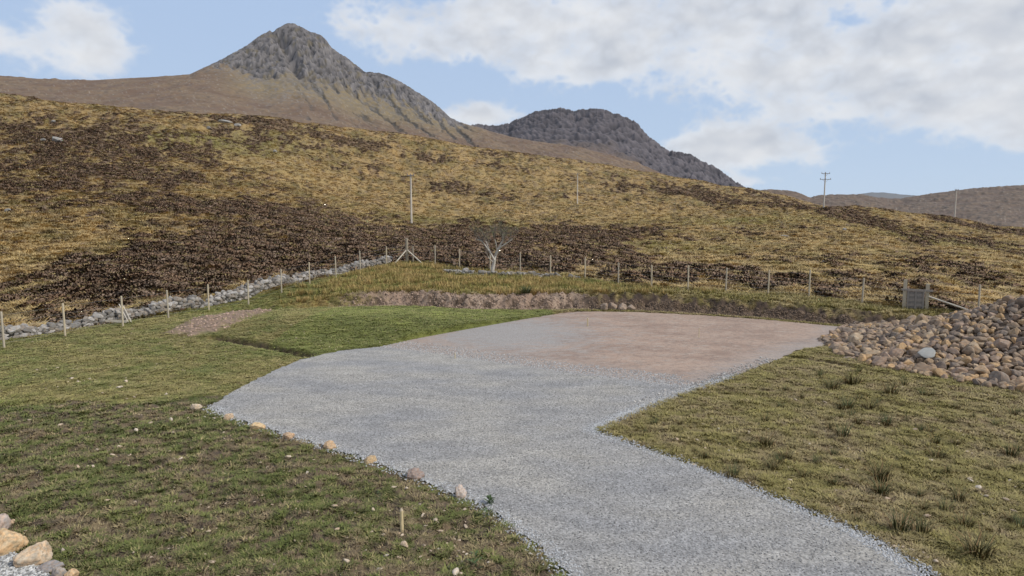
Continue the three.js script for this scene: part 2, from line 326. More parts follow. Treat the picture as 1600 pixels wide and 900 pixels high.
tag(mesh('ground', sheet(NR, NC, (i, j) => { const D = ROWS[i], x = bearing(j) * (D + AP); return [x, HGT[i * NC + j], -D]; }, COL, .45), groundMat), 'rough grass and heather hillside rising behind the yard', 'hillside', null, 'structure');
console.log('terrain', NR, NC);

// ---------------------------------------------------------------- mountains and far hills
function ridgeLand(name, label, sil, o) {
  // sil: skyline points of the photograph; o.Dr(px): distance of the crest, o.D0: foot, o.base(px): row of the foot
  const { px0, px1, nc, nr } = o, pos = new Float32Array(nr * nc * 3), colr = new Float32Array(nr * nc * 3);
  const out = [];
  for (let j = 0; j < nc; j++) {
    const px = mix(px0, px1, j / (nc - 1));
    let top = lerpTable(sil, px), base = o.base(px), Dr = o.Dr(px), D0 = o.D0;
    const jag = o.rough * (o.calm ? mix(.25, 1, ss(290, 380, px)) * (1 - .6 * ss(700, 760, px)) : 1) * (fbm(px * .06, 4.2, 4) + .5 * n2(px * .35, 8));
    let topS = 0; for (let q = -4; q <= 4; q++) topS += lerpTable(sil, px + q * 8) / 9;
    const a = ray(px, top)[0];
    for (let i = 0; i < nr; i++) {
      const t = i / (nr - 1) * 1.16, k = i * nc + j;
      const D = mix(D0, Dr, t), x = a * D;
      let h;
      const pf = tt => o.prof(tt, px);
      if (t <= 1) { const row = mix(base, mix(topS, top, ss(.72, .96, t)), pf(t)) + jag * ss(.9, 1, t); h = EYE + ray(px, row)[1] * D; }
      else { const hr = EYE + ray(px, top + jag)[1] * Dr; h = hr - (t - 1) * Dr * .9; }
      const crest = EYE + ray(px, top)[1] * Dr;
      const r = o.surface(x, D, h, crest - h, t, px);
      h += r.dh; colr.set(r.col, k * 3); pos[k * 3] = x; pos[k * 3 + 1] = h; pos[k * 3 + 2] = -D;
    }
  }
  const g = sheet(nr, nc, (i, j) => { const k = (i * nc + j) * 3; return [pos[k], pos[k + 1], pos[k + 2]]; }, colr, .02);
  return tag(mesh(name, g, new THREE.MeshStandardMaterial({ vertexColors: true, roughness: 1 })), label, o.category, null, 'structure');
}
const ridged = (x, y, o = 4) => { let s = 0, a = .5, k = 1; for (let i = 0; i < o; i++) { s += a * (1 - Math.abs(n2(x * k, y * k)) * 2); a *= .5; k *= 2.1; } return s; };
// the near pointed mountain
const sil1 = [[-1100, 96], [-700, 90], [-300, 104], [-100, 112], [0, 118], [60, 123], [140, 125.5], [200, 122], [260, 119], [296, 116], [320, 105], [350, 90], [385, 70], [400, 59], [412, 51], [421, 46.5], [426, 50], [434, 43], [444, 37], [453, 34], [463, 37], [475, 43], [486, 49.5], [491, 49.5], [502, 54], [512, 64], [518, 73], [530, 82], [537, 86], [541, 88], [556, 100], [570, 111], [582, 112], [598, 114], [620, 123], [650, 142], [676, 158], [690, 170], [704, 184], [725, 193], [745, 198], [770, 206], [800, 214], [850, 223], [900, 229], [950, 241], [1000, 256], [1034, 272], [1100, 300], [1150, 320]];
const band = [[300, 0], [330, 10], [370, 42], [395, 88], [440, 116], [480, 112], [520, 84], [560, 58], [600, 56], [650, 46], [700, 22], [740, 4], [760, 0]];
ridgeLand('mountain', 'pointed grey mountain with cliffs above brown heath slopes', sil1, {
  px0: -1100, px1: 1150, nc: 1400, nr: 300, D0: 430, rough: 1.3, calm: true, category: 'mountain',
  Dr: px => lerpTable([[-300, 1350], [280, 1400], [400, 1560], [460, 1600], [560, 1560], [720, 1500], [850, 1350], [1150, 1250]], px),
  base: px => lerpTable([[-1100, 200], [-300, 180], [0, 195], [300, 215], [640, 250], [900, 290], [1150, 330]], px),
  prof: (t, px) => { const peak = ss(290, 420, px) * (1 - ss(600, 760, px)); const a = 1 - (1 - t) ** 1.25, b = lerpTable([[0, 0], [.3, .2], [.55, .36], [.72, .48], [.82, .58], [.9, .73], [1, 1]], t); return mix(a, b, peak); },
  surface: (x, D, h, below, t, px) => {
    const b0 = lerpTable(band, px), bw = b0 * (1.45 + .3 * n2(x / 60, 7) + .22 * n2b(x / 22, below / 30)) + .01;
    const tongue = 30 * fbm((x / D * 1500 - below * .5) / 24, 8, 3), rock = ss(4, 20, b0) * (1 - ss(bw * .72, bw * 1.04, below + tongue));
    const soft = ss(.15, .5, t);
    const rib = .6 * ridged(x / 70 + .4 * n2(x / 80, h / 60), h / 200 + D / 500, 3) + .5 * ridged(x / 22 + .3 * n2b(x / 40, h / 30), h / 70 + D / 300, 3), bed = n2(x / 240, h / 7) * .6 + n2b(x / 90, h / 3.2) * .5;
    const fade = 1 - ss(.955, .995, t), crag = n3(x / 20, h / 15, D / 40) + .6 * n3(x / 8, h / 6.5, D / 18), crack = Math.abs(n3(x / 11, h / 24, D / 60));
    const gul = Math.exp(-(((px - 431 - below * .22 - 4 * n2(below / 40, 5)) / (5 + below * .05)) ** 2)) * ss(0, 25, below) * (1 - ss(110, 190, below));
    const str = fbm((x / D * 1500 - below * .9) / 62 + .1 * n2(x / 60, h / 40), h / 190, 4, n2b), chute = ss(.05, .3, str) * ss(440, 490, px) * (1 - ss(720, 780, px)) * (1 - ss(bw + 30, bw + 130, below + 60 * n2(x / D * 30, 3)));
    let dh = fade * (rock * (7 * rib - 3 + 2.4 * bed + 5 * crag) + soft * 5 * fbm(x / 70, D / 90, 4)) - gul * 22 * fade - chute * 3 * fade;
    dh += ss(.02, .2, t) * fade * 2.5 * fbm(x / 25, D / 40, 3);
    const g1 = fbm(x / 90, D / 130, 4), g2 = fbm(x / 14, D / 26, 3, n2b), g3 = n2(x / 4, D / 9);
    let col = mix3([.115, .074, .05], [.17, .118, .072], clamp(.45 + .3 * n2(x / 7, D / 16) + g1 * 1.2 + g2 * .4));
    col = mix3(col, [.075, .056, .044], clamp(g2 * 1.2 + .6 * g1 - .1));
    const steep = ss(.5, .8, t) * ss(300, 420, px) * (1 - ss(690, 780, px));
    col = mix3(col, mix3([.20, .155, .08], [.135, .108, .066], clamp(.5 + g2)), steep * .85);
    col = mix3(col, [.042, .039, .036], chute * .92);
    const talus = (1 - ss(bw, bw * 1.7 + 25, below)) * ss(-.1, .3, g2 + g3 * .45) * ss(300, 330, px) * (1 - ss(720, 760, px));
    col = mix3(col, [.17, .16, .155], talus * .5);
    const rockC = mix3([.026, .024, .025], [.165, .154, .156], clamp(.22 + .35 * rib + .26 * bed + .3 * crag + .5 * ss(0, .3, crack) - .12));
    const grassy = ss(.2, .45, fbm(x / 30, h / 22, 3)) * .75;
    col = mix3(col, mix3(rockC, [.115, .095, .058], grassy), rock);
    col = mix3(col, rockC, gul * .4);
    if (g3 > .78 && t > .2) col = mix3(col, [.3, .28, .26], .5);
    return { dh, col };
  },
});
// the mountain behind it, cloud shade painted into its dark rock colour
const sil2 = [[650, 230], [700, 205], [740, 194], [775, 195.5], [795, 192], [806, 186], [820, 182], [835, 174], [850, 172], [862, 170], [876, 168], [884, 169], [896, 172], [908, 170], [922, 169.5], [942, 170], [952, 174], [966, 177], [980, 184], [992, 190], [1003, 199], [1010, 209], [1022, 219], [1036, 230], [1046, 235.5], [1066, 236.5], [1078, 241], [1094, 250], [1108, 256], [1124, 265], [1140, 277], [1156, 287], [1172, 296], [1200, 312], [1230, 330]];
ridgeLand('mountain', 'blunt distant mountain with terraced crags, cloud shade painted into its dark slate colour', sil2, {
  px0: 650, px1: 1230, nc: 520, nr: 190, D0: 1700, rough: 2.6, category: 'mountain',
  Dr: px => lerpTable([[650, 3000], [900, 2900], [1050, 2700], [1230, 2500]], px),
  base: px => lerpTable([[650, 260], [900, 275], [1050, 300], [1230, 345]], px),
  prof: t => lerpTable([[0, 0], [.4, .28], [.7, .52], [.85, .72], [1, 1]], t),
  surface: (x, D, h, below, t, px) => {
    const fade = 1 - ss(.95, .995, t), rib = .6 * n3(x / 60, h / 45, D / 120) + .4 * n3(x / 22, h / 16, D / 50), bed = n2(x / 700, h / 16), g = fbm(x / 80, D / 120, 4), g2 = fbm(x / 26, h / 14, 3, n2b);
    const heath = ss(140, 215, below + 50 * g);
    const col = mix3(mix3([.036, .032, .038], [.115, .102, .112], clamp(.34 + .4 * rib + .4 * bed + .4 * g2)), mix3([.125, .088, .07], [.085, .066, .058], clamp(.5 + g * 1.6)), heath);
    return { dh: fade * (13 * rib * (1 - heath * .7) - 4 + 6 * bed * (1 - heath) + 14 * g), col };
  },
});
// low brown hills to the right
const sil3 = [[1080, 330], [1150, 304], [1172, 297], [1200, 296.5], [1225, 296], [1244, 299], [1256, 304], [1268, 309], [1285, 310], [1320, 312], [1500, 330]];
const heathHill = (x, D, h, below, t) => {
  const g = fbm(x / 60, D / 90, 4), g2 = fbm(x / 12, D / 22, 4, n2b), fade = 1 - ss(.95, 1, t);
  let col = mix3([.11, .076, .058], [.15, .108, .075], clamp(.5 + g * 1.3)); col = mix3(col, [.05, .04, .034], clamp(g2 * 1.8 - .05 + g * .6)); if (n2(x / 5, D / 11) > .8) col = mix3(col, [.28, .25, .22], .5);
  return { dh: fade * (5 * g + 1.6 * g2), col };
};
ridgeLand('hill', 'low brown heath hill where the two mountains end', sil3, { px0: 1080, px1: 1420, nc: 260, nr: 90, D0: 420, rough: .8, category: 'hill', Dr: () => 900, base: px => 345, prof: t => t, surface: heathHill });
const sil4 = [[1180, 316], [1262, 309], [1280, 305], [1300, 303.5], [1325, 304], [1345, 303], [1358, 306], [1375, 308.5], [1392, 310], [1408, 310], [1424, 307], [1450, 303], [1480, 299], [1510, 295], [1550, 291.5], [1600, 289], [1700, 283], [1900, 275], [2300, 282], [2700, 270]];
ridgeLand('hill', 'long brown heath ridge closing the valley on the right', sil4, { px0: 1180, px1: 2700, nc: 900, nr: 130, D0: 560, rough: 1.0, category: 'hill', Dr: px => lerpTable([[1180, 1500], [1400, 1500], [1900, 1250]], px), base: px => 372, prof: t => lerpTable([[0, 0], [.5, .5], [.8, .78], [1, 1]], t), surface: heathHill });
ridgeLand('hill', 'faint blue hills far off beyond the valley gap', [[1240, 312], [1300, 308], [1345, 303], [1362, 300.5], [1384, 301], [1410, 304], [1440, 306], [1500, 312]], { px0: 1240, px1: 1500, nc: 120, nr: 30, D0: 9000, rough: .5, category: 'hill', Dr: () => 11000, base: () => 335, prof: t => t, surface: (x, D) => ({ dh: 0, col: [.1, .1, .1] }) });
console.log('hills');

// ---------------------------------------------------------------- yard surfaces
function outline(pts, amp, step = .12, seed = 0) {           // resampled with a ragged edge
  const out = [];
  for (let i = 0; i < pts.length; i++) {
    const [ax, ay] = pts[i], [bx, by] = pts[(i + 1) % pts.length], L = Math.hypot(bx - ax, by - ay), n = Math.max(1, Math.round(L / step));
    for (let k = 0; k < n; k++) { const t = k / n, x = mix(ax, bx, t), y = mix(ay, by, t); out.push([x + amp * (n2(x * 1.7 + seed, y * 1.7) * .7 + n2(x * 6 + seed, y * 6) * .5), y + amp * (n2b(x * 1.7 + seed, y * 1.7) * .7 + n2b(x * 6 + seed, y * 6) * .5)]); }
  }
  return out;
}
function flatSheet(pts, y, uvOf) {
  const s = new THREE.Shape(pts.map(([x, D]) => new THREE.Vector2(x, D)));
  const g = new THREE.ShapeGeometry(s), p = g.attributes.position, uv = g.attributes.uv;
  for (let i = 0; i < p.count; i++) { const x = p.getX(i), D = p.getY(i); uv.setXY(i, ...uvOf(x, D)); p.setXYZ(i, x, y, -D); }
  g.computeVertexNormals(); return g;
}
function surfaceMap(n, size, x0, D0, coarse, fn, cells = 512) {   // coarse(x, D) -> slow patches on a grid, fn(patches, grain) -> colour and relief of each texel
  const d = new Uint8Array(n * n * 4), b = new Uint8Array(n * n * 4), r = mulberry(99);
  const lut = new Uint8Array(4097); for (let i = 0; i <= 4096; i++) { const v = i / 4096; lut[i] = 255 * (v <= .0031308 ? v * 12.92 : 1.055 * Math.pow(v, 1 / 2.4) - .055); }
  const toS = v => lut[(clamp(v) * 4096) | 0];
  const rnd = new Float32Array(n * n); for (let i = 0; i < n * n; i++) rnd[i] = r();
  const grid = []; for (let j = 0; j <= cells; j++) for (let i = 0; i <= cells; i++) grid.push(coarse(x0 + i / cells * size, D0 + j / cells * size));
  const w = grid[0].length, c = new Float32Array(w);
  for (let j = 0; j < n; j++) for (let i = 0; i < n; i++) {
    const u = (i + .5) / n * cells, v = (j + .5) / n * cells, iu = u | 0, iv = v | 0, fu = u - iu, fv = v - iv, g0 = grid[iv * (cells + 1) + iu], g1 = grid[iv * (cells + 1) + iu + 1], g2 = grid[(iv + 1) * (cells + 1) + iu], g3 = grid[(iv + 1) * (cells + 1) + iu + 1], k = (j * n + i) * 4;
    for (let q = 0; q < w; q++) c[q] = mix(mix(g0[q], g1[q], fu), mix(g2[q], g3[q], fu), fv);
    const q = .55 * rnd[j * n + i] + .225 * rnd[j * n + (i + 1) % n] + .225 * rnd[((j + 1) % n) * n + i];
    const [o, h] = fn(c, q, rnd[(j * n + i * 7 + 13) % (n * n)]);
    d[k] = toS(o[0]); d[k + 1] = toS(o[1]); d[k + 2] = toS(o[2]); d[k + 3] = 255; b[k] = b[k + 1] = b[k + 2] = 255 * clamp(h); b[k + 3] = 255;
  }
  const mk = (a, cs) => { const t = new THREE.DataTexture(a, n, n); t.magFilter = THREE.LinearFilter; t.minFilter = THREE.LinearMipmapLinearFilter; t.generateMipmaps = true; t.colorSpace = cs; t.needsUpdate = true; return t; };
  return [mk(d, THREE.SRGBColorSpace), mk(b, THREE.NoColorSpace)];
}
const GX = -13, GD = 2, GS = 32;
const joinDist = (x, D) => { let best = 1e9; for (let i = 0; i < join.length - 1; i++) { const [ax, ay] = join[i], [bx, by] = join[i + 1], dx = bx - ax, dy = by - ay, t = clamp(((x - ax) * dx + (y0(D) - ay) * dy) / (dx * dx + dy * dy)); const ex = x - ax - t * dx, ey = D - ay - t * dy, d = Math.hypot(ex, ey); if (d < Math.abs(best)) best = (dx * (D - ay) - dy * (x - ax)) > 0 ? d : -d; } return best; };
function y0(D) { return D; }
const gravelC = ([a, b], q, z) => {
  const v = .25 * (1 + .16 * a + .2 * b) * (1 + (q - .5) * 1.3) + (z > .985 ? .22 : 0);
  const warm = clamp(.5 + a * 1.2) * .08;
  return [[v * (.995 + warm), v * (.99 + warm * .5), v * (1.0 - warm * .6)], q];
};
const [gMap, gBump] = surfaceMap(2048, GS, GX, GD, (x, D) => [fbm(x * .22, D * .5, 4), fbm(x * .9, D * 1.6, 3, n2b)], gravelC);
const gravelMat = new THREE.MeshStandardMaterial({ map: gMap, bumpMap: gBump, bumpScale: .012, roughness: .95 });
const gravelPoly = outline([...padLeft.slice(0, 7), ...join.slice(1), ...padRight.slice(6), ...driveRight.slice(1), ...[...driveLeft].reverse().slice(0, -1)], .09, .12, 3);
tag(mesh('gravel_drive', flatSheet(gravelPoly, .024, (x, D) => [(x - GX) / GS, (D - GD) / GS]), gravelMat), 'pale blue grey gravel drive and turning area', 'gravel drive', null, 'structure');
const dustC = flat(790, 520);
const [dMap, dBump] = surfaceMap(2048, GS, -8, 13, (x, D) => {
  const a = fbm(x * .25, D * .6, 4), b = fbm(x * 1.1, D * 2.6, 4, n2b), e = fbm(x * 3, D * 8, 3);
  const dust = clamp(Math.exp(-(((x - dustC[0]) / 3.6) ** 2) - ((D - dustC[1]) / 4.5) ** 2) * 1.5 + b * .7 - .15), nearJoin = ss(2.4, .1, Math.abs(joinDist(x, D)) + b * 1.6);
  let c = mix3([.33, .24, .188], [.25, .176, .138], clamp(.5 + a * 1.5 + b * .6));
  c = mix3(c, [.39, .31, .25], clamp(b * 1.1 + .05)); c = mix3(c, [.15, .118, .10], ss(.16, .42, e) * .65);
  const right = ss(1.6, .2, segDist(x, D, padRight, false) + b);
  return [...c, clamp(Math.max(dust, right * .6, nearJoin * .55)), e];
}, ([r, gg, bb, grey, e], q) => {
  const c = mix3([r, gg, bb], [.27, .262, .256], grey * (.55 + .6 * q)), g = 1 + (q - .5) * .6; return [[c[0] * g, c[1] * g, c[2] * g], q * .6 + .4 * clamp(.5 + e)];
});
const dirtMat = new THREE.MeshStandardMaterial({ map: dMap, bumpMap: dBump, bumpScale: .015, roughness: 1 });
const dirtPoly = outline([...padLeft.slice(5), ...padBack.slice(1), ...padRight.slice(1, 8), flat(880, 612), flat(560, 575)], .12, .15, 8);
tag(mesh('earth_pad', flatSheet(dirtPoly, .008, (x, D) => [(x + 8) / GS, (D - 13) / GS]), dirtMat), 'level pinkish brown earth building plot behind the gravel', 'earth pad', null, 'structure');
const [wMap, wBump] = surfaceMap(512, 10, -14, 4, () => [0], (c, q, z) => { const v = .2 + .24 * q; return [[v, v, v * .98], q]; });
tag(mesh('white_gravel_yard', flatSheet(outline(whiteYard, .05, .1, 5), .03, (x, D) => [(x + 14) / 10, (D - 4) / 10]), new THREE.MeshStandardMaterial({ map: wMap, roughness: 1 })), 'patch of coarse white and grey gravel below the edging boulders', 'white gravel', null, 'structure');

// ---------------------------------------------------------------- scattered copies ("stuff")
function scatter(name, geo, material, list, label, category) {     // list of [x, y, z, turn, sx, sy, sz, r, g, b, tilt]
  const im = shadowed(new THREE.InstancedMesh(geo, material, list.length)), m = new THREE.Matrix4(), q = new THREE.Quaternion(), e = new THREE.Euler(), c = new THREE.Color();
  list.forEach((l, i) => { e.set(l[10] || 0, l[3], (l[10] || 0) * .7, 'YXZ'); q.setFromEuler(e); m.compose(new THREE.Vector3(l[0], l[1], l[2]), q, new THREE.Vector3(l[4], l[5], l[6])); im.setMatrixAt(i, m); im.setColorAt(i, c.setRGB(l[7], l[8], l[9])); });
  im.name = numbered(name); scene.add(im); return tag(im, label, category, null, 'stuff');
}
function bladeTuft(n, seed, spread, lean, width, seg = 2) {        // unit height
  const r = mulberry(seed), pos = [], nor = [], idx = [];
  for (let b = 0; b < n; b++) {
    const a = r() * 6.283, rad = spread * Math.sqrt(r()), bx = Math.cos(a) * rad, bz = Math.sin(a) * rad, dirA = a + (r() - .5) * 1.6, l = lean * (.4 + r()), hgt = .55 + .45 * r(), w = width * (.6 + .8 * r()), px = -Math.sin(dirA), pz = Math.cos(dirA);
    const st = pos.length / 3;
    for (let s = 0; s <= seg; s++) {
      const t = s / seg, ox = bx + Math.cos(dirA) * l * t * t, oz = bz + Math.sin(dirA) * l * t * t, y = hgt * (t - .18 * l * t * t), ww = w * (1 - t * .92);
      pos.push(ox - px * ww, y, oz - pz * ww, ox + px * ww, y, oz + pz * ww);
      for (let q = 0; q < 2; q++) { const nx = -Math.cos(dirA) * .5, nz = -Math.sin(dirA) * .5; const L = Math.hypot(nx, 1, nz); nor.push(nx / L, 1 / L, nz / L); }
      if (s < seg) { const o = st + s * 2; idx.push(o, o + 1, o + 2, o + 1, o + 3, o + 2); }
    }
  }
  const g = new THREE.BufferGeometry(); g.setAttribute('position', new THREE.Float32BufferAttribute(pos, 3)); g.setAttribute('normal', new THREE.Float32BufferAttribute(nor, 3)); g.setIndex(idx); return g;
}
const leafMat = new THREE.MeshStandardMaterial({ color: 0xffffff, roughness: .95, side: THREE.DoubleSide });
const inView = (x, D, m = 1.12) => Math.abs(x) < (D * .77 + 1.2) * m;
// short turf inside the fence
{
  const list = [[], [], []];
  const want = 360000;
  for (let i = 0; i < want; i++) {
    // nearer ground gets more and smaller tufts
    const D = 7 + 41 * Math.pow(R(), 1.25), x = (R() * 2 - 1) * (D * .86 + 3);
    if (D > moorD(x) + .3) continue;
    const yd = yardDist(x, D); if (yd < .02 + .05 * n2(x * 5, D * 5)) continue; if (whiteD(x, D) < .03) continue; if (scrapeD(x, D) < .1 && R() < .93) continue; if (x < 0 && D < 32 && segDist(x, D, ditch, false) < .26) continue;
    const [c, g] = near01(x, D); if (R() > g) continue;
    const b = n2b(x * 1.1, D * 1.1), cl = n2(x * 3.3, D * 3.3);
    let hgt = (.028 + .03 * R()) * (1 + .5 * clamp(cl)) * (D < 17.5 || x > 2 ? 1.05 : .6);
    const d = D - bankAt(x); if (d > 1.6 && x > -10) hgt *= 2.2 + 1.2 * clamp(b + .3);
    const sz = (.05 + .045 * R()) * (1 + D * .022);
    const v = rr(.75, 1.35), yl = R() < .16 ? .55 : R() * .16;
    const cc = mix3(c, C.straw, yl);
    const k = (R() * 3) | 0; list[k].push([x, ground(x, D) - .006, -D, R() * 6.28, sz, hgt * (1 + D * .01), sz, cc[0] * v, cc[1] * v * 1.03, cc[2] * v, rr(-.15, .15)]);
  }
  list.forEach((l, k) => scatter('turf', bladeTuft(9, 20 + k, .75, .75, .13), leafMat, l, ['short green and straw coloured turf blades around the yard', 'short cropped grass tufts mixed through the turf', 'fine grass blades between the bare soil patches'][k], 'grass'));
  console.log('turf', list.map(l => l.length));
}
// taller reed grass on the wet strip behind the cut bank
{
  const l = [];
  for (let i = 0; i < 34000; i++) {
    const x = rr(-13, 12), D = rr(34.5, 47); const d = D - bankAt(x); if (d < 1.35 || D > fenceD(x) - .1) continue;
    const m = fbm(x * .35, D * .5, 3) + .3 * n2(x * 1.5, D * 1.5) + .25 - ss(7, 12, x) * .3 - ss(-9, -13, x) * .5; if (R() > ss(-.1, .45, m)) continue;
    const t = R(), c = mix3(mix3(C.green, C.olive, R()), mix3(C.reed, C.straw, R() * .6), clamp(ss(-.05, .6, m) * .8 + (t - .5) * .7)), v = rr(.75, 1.3), s = rr(.1, .2);
    l.push([x, ground(x, D) - .01, -D, R() * 6.28, s, rr(.15, .44), s, c[0] * v * 1.2, c[1] * v * 1.2, c[2] * v * 1.2, rr(-.15, .15)]);
  }
  scatter('reed_grass', bladeTuft(11, 44, .7, 1.1, .07, 3), leafMat, l, 'tall orange brown reed grass on the strip behind the cut bank', 'reed grass');
}
// moor: heather bushes and grass tussocks beyond the fence
{
  const bush = (() => { // a low dome of many small upright sprigs
    const r = mulberry(31), parts = [];
    for (let i = 0; i < 34; i++) {
      const a = r() * 6.283, q = Math.sqrt(r()), x = Math.cos(a) * q * .5, z = Math.sin(a) * q * .5, top = (1 - q * q * .75) * (.6 + .5 * r()), w = .05 + .06 * r(), d = r() * 6.283, lx = x * .5 + (r() - .5) * .18, lz = z * .5 + (r() - .5) * .18;
      const cx = Math.cos(d) * w, cz = Math.sin(d) * w;
      parts.push([x - cx, 0, z - cz, x + cx, 0, z + cz, x + lx + cx * .9, top * .75, z + lz + cz * .9, x - cx, 0, z - cz, x + lx + cx * .9, top * .75, z + lz + cz * .9, x + lx - cx, top, z + lz - cz]);
    }
    const g = new THREE.BufferGeometry(); g.setAttribute('position', new THREE.Float32BufferAttribute(parts.flat(), 3)); g.computeVertexNormals();
    const n = g.attributes.normal, p = g.attributes.position; for (let i = 0; i < n.count; i++) { const v = new THREE.Vector3(n.getX(i), n.getY(i), n.getZ(i)); if (v.y < 0) v.negate(); v.multiplyScalar(.5).add(new THREE.Vector3(p.getX(i), .7, p.getZ(i))).normalize(); n.setXYZ(i, v.x, v.y, v.z); }
    return g;
  })();
  const hl = [], tl = [], far = [];
  let tries = 0;
  while (hl.length < 112000 && tries++ < 900000) {
    const D = 24 * Math.exp(Math.pow(R(), .85) * 2.9), x = (R() * 2 - 1) * (D * .93 + 3); if (D < moorD(x) + .4 && D < 60) continue;
    const m = heather(x, D); if (R() > ss(-.07, .16, m) * (.6 + .4 * clamp(.5 + n2(x * 1.2, D * 1.2))) + .02) continue;
    const s = rr(.3, .62) * (1 + D * .004), g = clamp(.3 + fbm(x / 2.5, D / 2.5 + 9, 3) + rr(-.25, .25)), c = mix3(C.heath, C.heathGrey, g), v = rr(.7, 1.6), gr = R() < .14 ? .6 : 0;
    const cc = mix3(c, C.moss, gr);
    hl.push([x, ground(x, D) - .03, -D, R() * 6.28, s, s * rr(.2, .42), s, cc[0] * v, cc[1] * v, cc[2] * v, rr(-.12, .12)]);
  }
  scatter('heather', bush, leafMat, hl, 'dark brown heather clumps spread over the moor', 'heather');
  tries = 0;
  while (tl.length < 178000 && tries++ < 900000) {
    const D = 24 * Math.exp(Math.pow(R(), .85) * 2.85), x = (R() * 2 - 1) * (D * .93 + 3); if (D < moorD(x) && D < 60) continue;
    const m = heather(x, D); if (R() < ss(-.05, .16, m) - .02) continue;
    const c0 = groundColor(x, D), v = rr(.8, 1.45), s = rr(.16, .38) * (1 + D * .005), c = mix3(c0, R() < .5 ? C.gold : C.straw, R() * .45);
    tl.push([x, ground(x, D) - .02, -D, R() * 6.28, s, rr(.1, .26) * (1 + D * .004), s, c[0] * v, c[1] * v, c[2] * v, rr(-.15, .15)]);
  }
  scatter('moor_grass', bladeTuft(10, 61, .8, 1.0, .1, 2), leafMat, tl, 'straw coloured tussock grass between the heather', 'moor grass');
  console.log('moor', hl.length, tl.length);
}

// ---------------------------------------------------------------- stones
function rock(seed, detail, planes = 13, round = 9, noise = .05, tone = .16, facets = false) {
  const r = mulberry(seed), g0 = mergeVertices((() => { const g = new THREE.IcosahedronGeometry(1, detail); g.deleteAttribute('uv'); g.deleteAttribute('normal'); return g; })(), 1e-4);
  const P = []; for (let i = 0; i < planes; i++) { const z = r() * 2 - 1, a = r() * 6.283, q = Math.sqrt(1 - z * z); P.push([q * Math.cos(a), z, q * Math.sin(a), .60 + .24 * r()]); }
  const p = g0.attributes.position, col = new Float32Array(p.count * 3), so = seed * 3.7;
  for (let i = 0; i < p.count; i++) {
    const x = p.getX(i), y = p.getY(i), z = p.getZ(i); let s = 0;
    for (const [a, b, c, d] of P) { const k = (x * a + y * b + z * c) / d; if (k > 0) s += Math.pow(k, round); }
    s += Math.pow(.95, round); let R0 = 1 / Math.pow(s, 1 / round);
    R0 *= 1 + noise * (n3(x * 2.2 + so, y * 2.2, z * 2.2) + .5 * n3(x * 6 + so, y * 6, z * 6) + (detail > 8 ? .3 * n3(x * 17 + so, y * 17, z * 17) + .16 * n3(x * 40, y * 40 + so, z * 40) : 0));
    p.setXYZ(i, x * R0, y * R0, z * R0);
    const t = 1 + tone * (1.1 * n3(x * 1.6, y * 1.6 + so, z * 1.6) + .8 * n3(x * 5, y * 5 + so, z * 5) + .6 * n3(x * 15, y * 15, z * 15 + so)), w = .5 * tone * n3(x * 2.4 + 9, y * 2.4, z * 2.4 + so);
    col.set([t * (1 + w), t, t * (1 - w)], i * 3);
  }
  g0.setAttribute('color', new THREE.BufferAttribute(col, 3)); if (facets) { const f = g0.toNonIndexed(); f.computeVertexNormals(); return f; } g0.computeVertexNormals(); return g0;
}
const stoneMat = (r, g, b) => new THREE.MeshStandardMaterial({ color: new THREE.Color().setRGB(r, g, b), vertexColors: true, roughness: .92 });
const pileTones = [[.31, .22, .14], [.23, .17, .12], [.37, .245, .13], [.185, .145, .115], [.27, .195, .145], [.33, .25, .17], [.15, .115, .092], [.24, .17, .115]].map(t => stoneMat(...t));
const wallTones = [[.25, .235, .22], [.17, .16, .15], [.32, .30, .28], [.13, .12, .11], [.22, .19, .16]].map(t => stoneMat(...t));
const sandTones = [[.46, .31, .155], [.40, .27, .15], [.50, .37, .22], [.33, .25, .2]].map(t => stoneMat(...t));
const cobbles = [...Array(10)].map((_, i) => rock(100 + i, 5, 11 + i % 5, i % 3 ? 40 : 22, .016, .24, true));
const chunks = [...Array(8)].map((_, i) => rock(200 + i, 3, 11 + i % 4, 34, .02, .24, true));

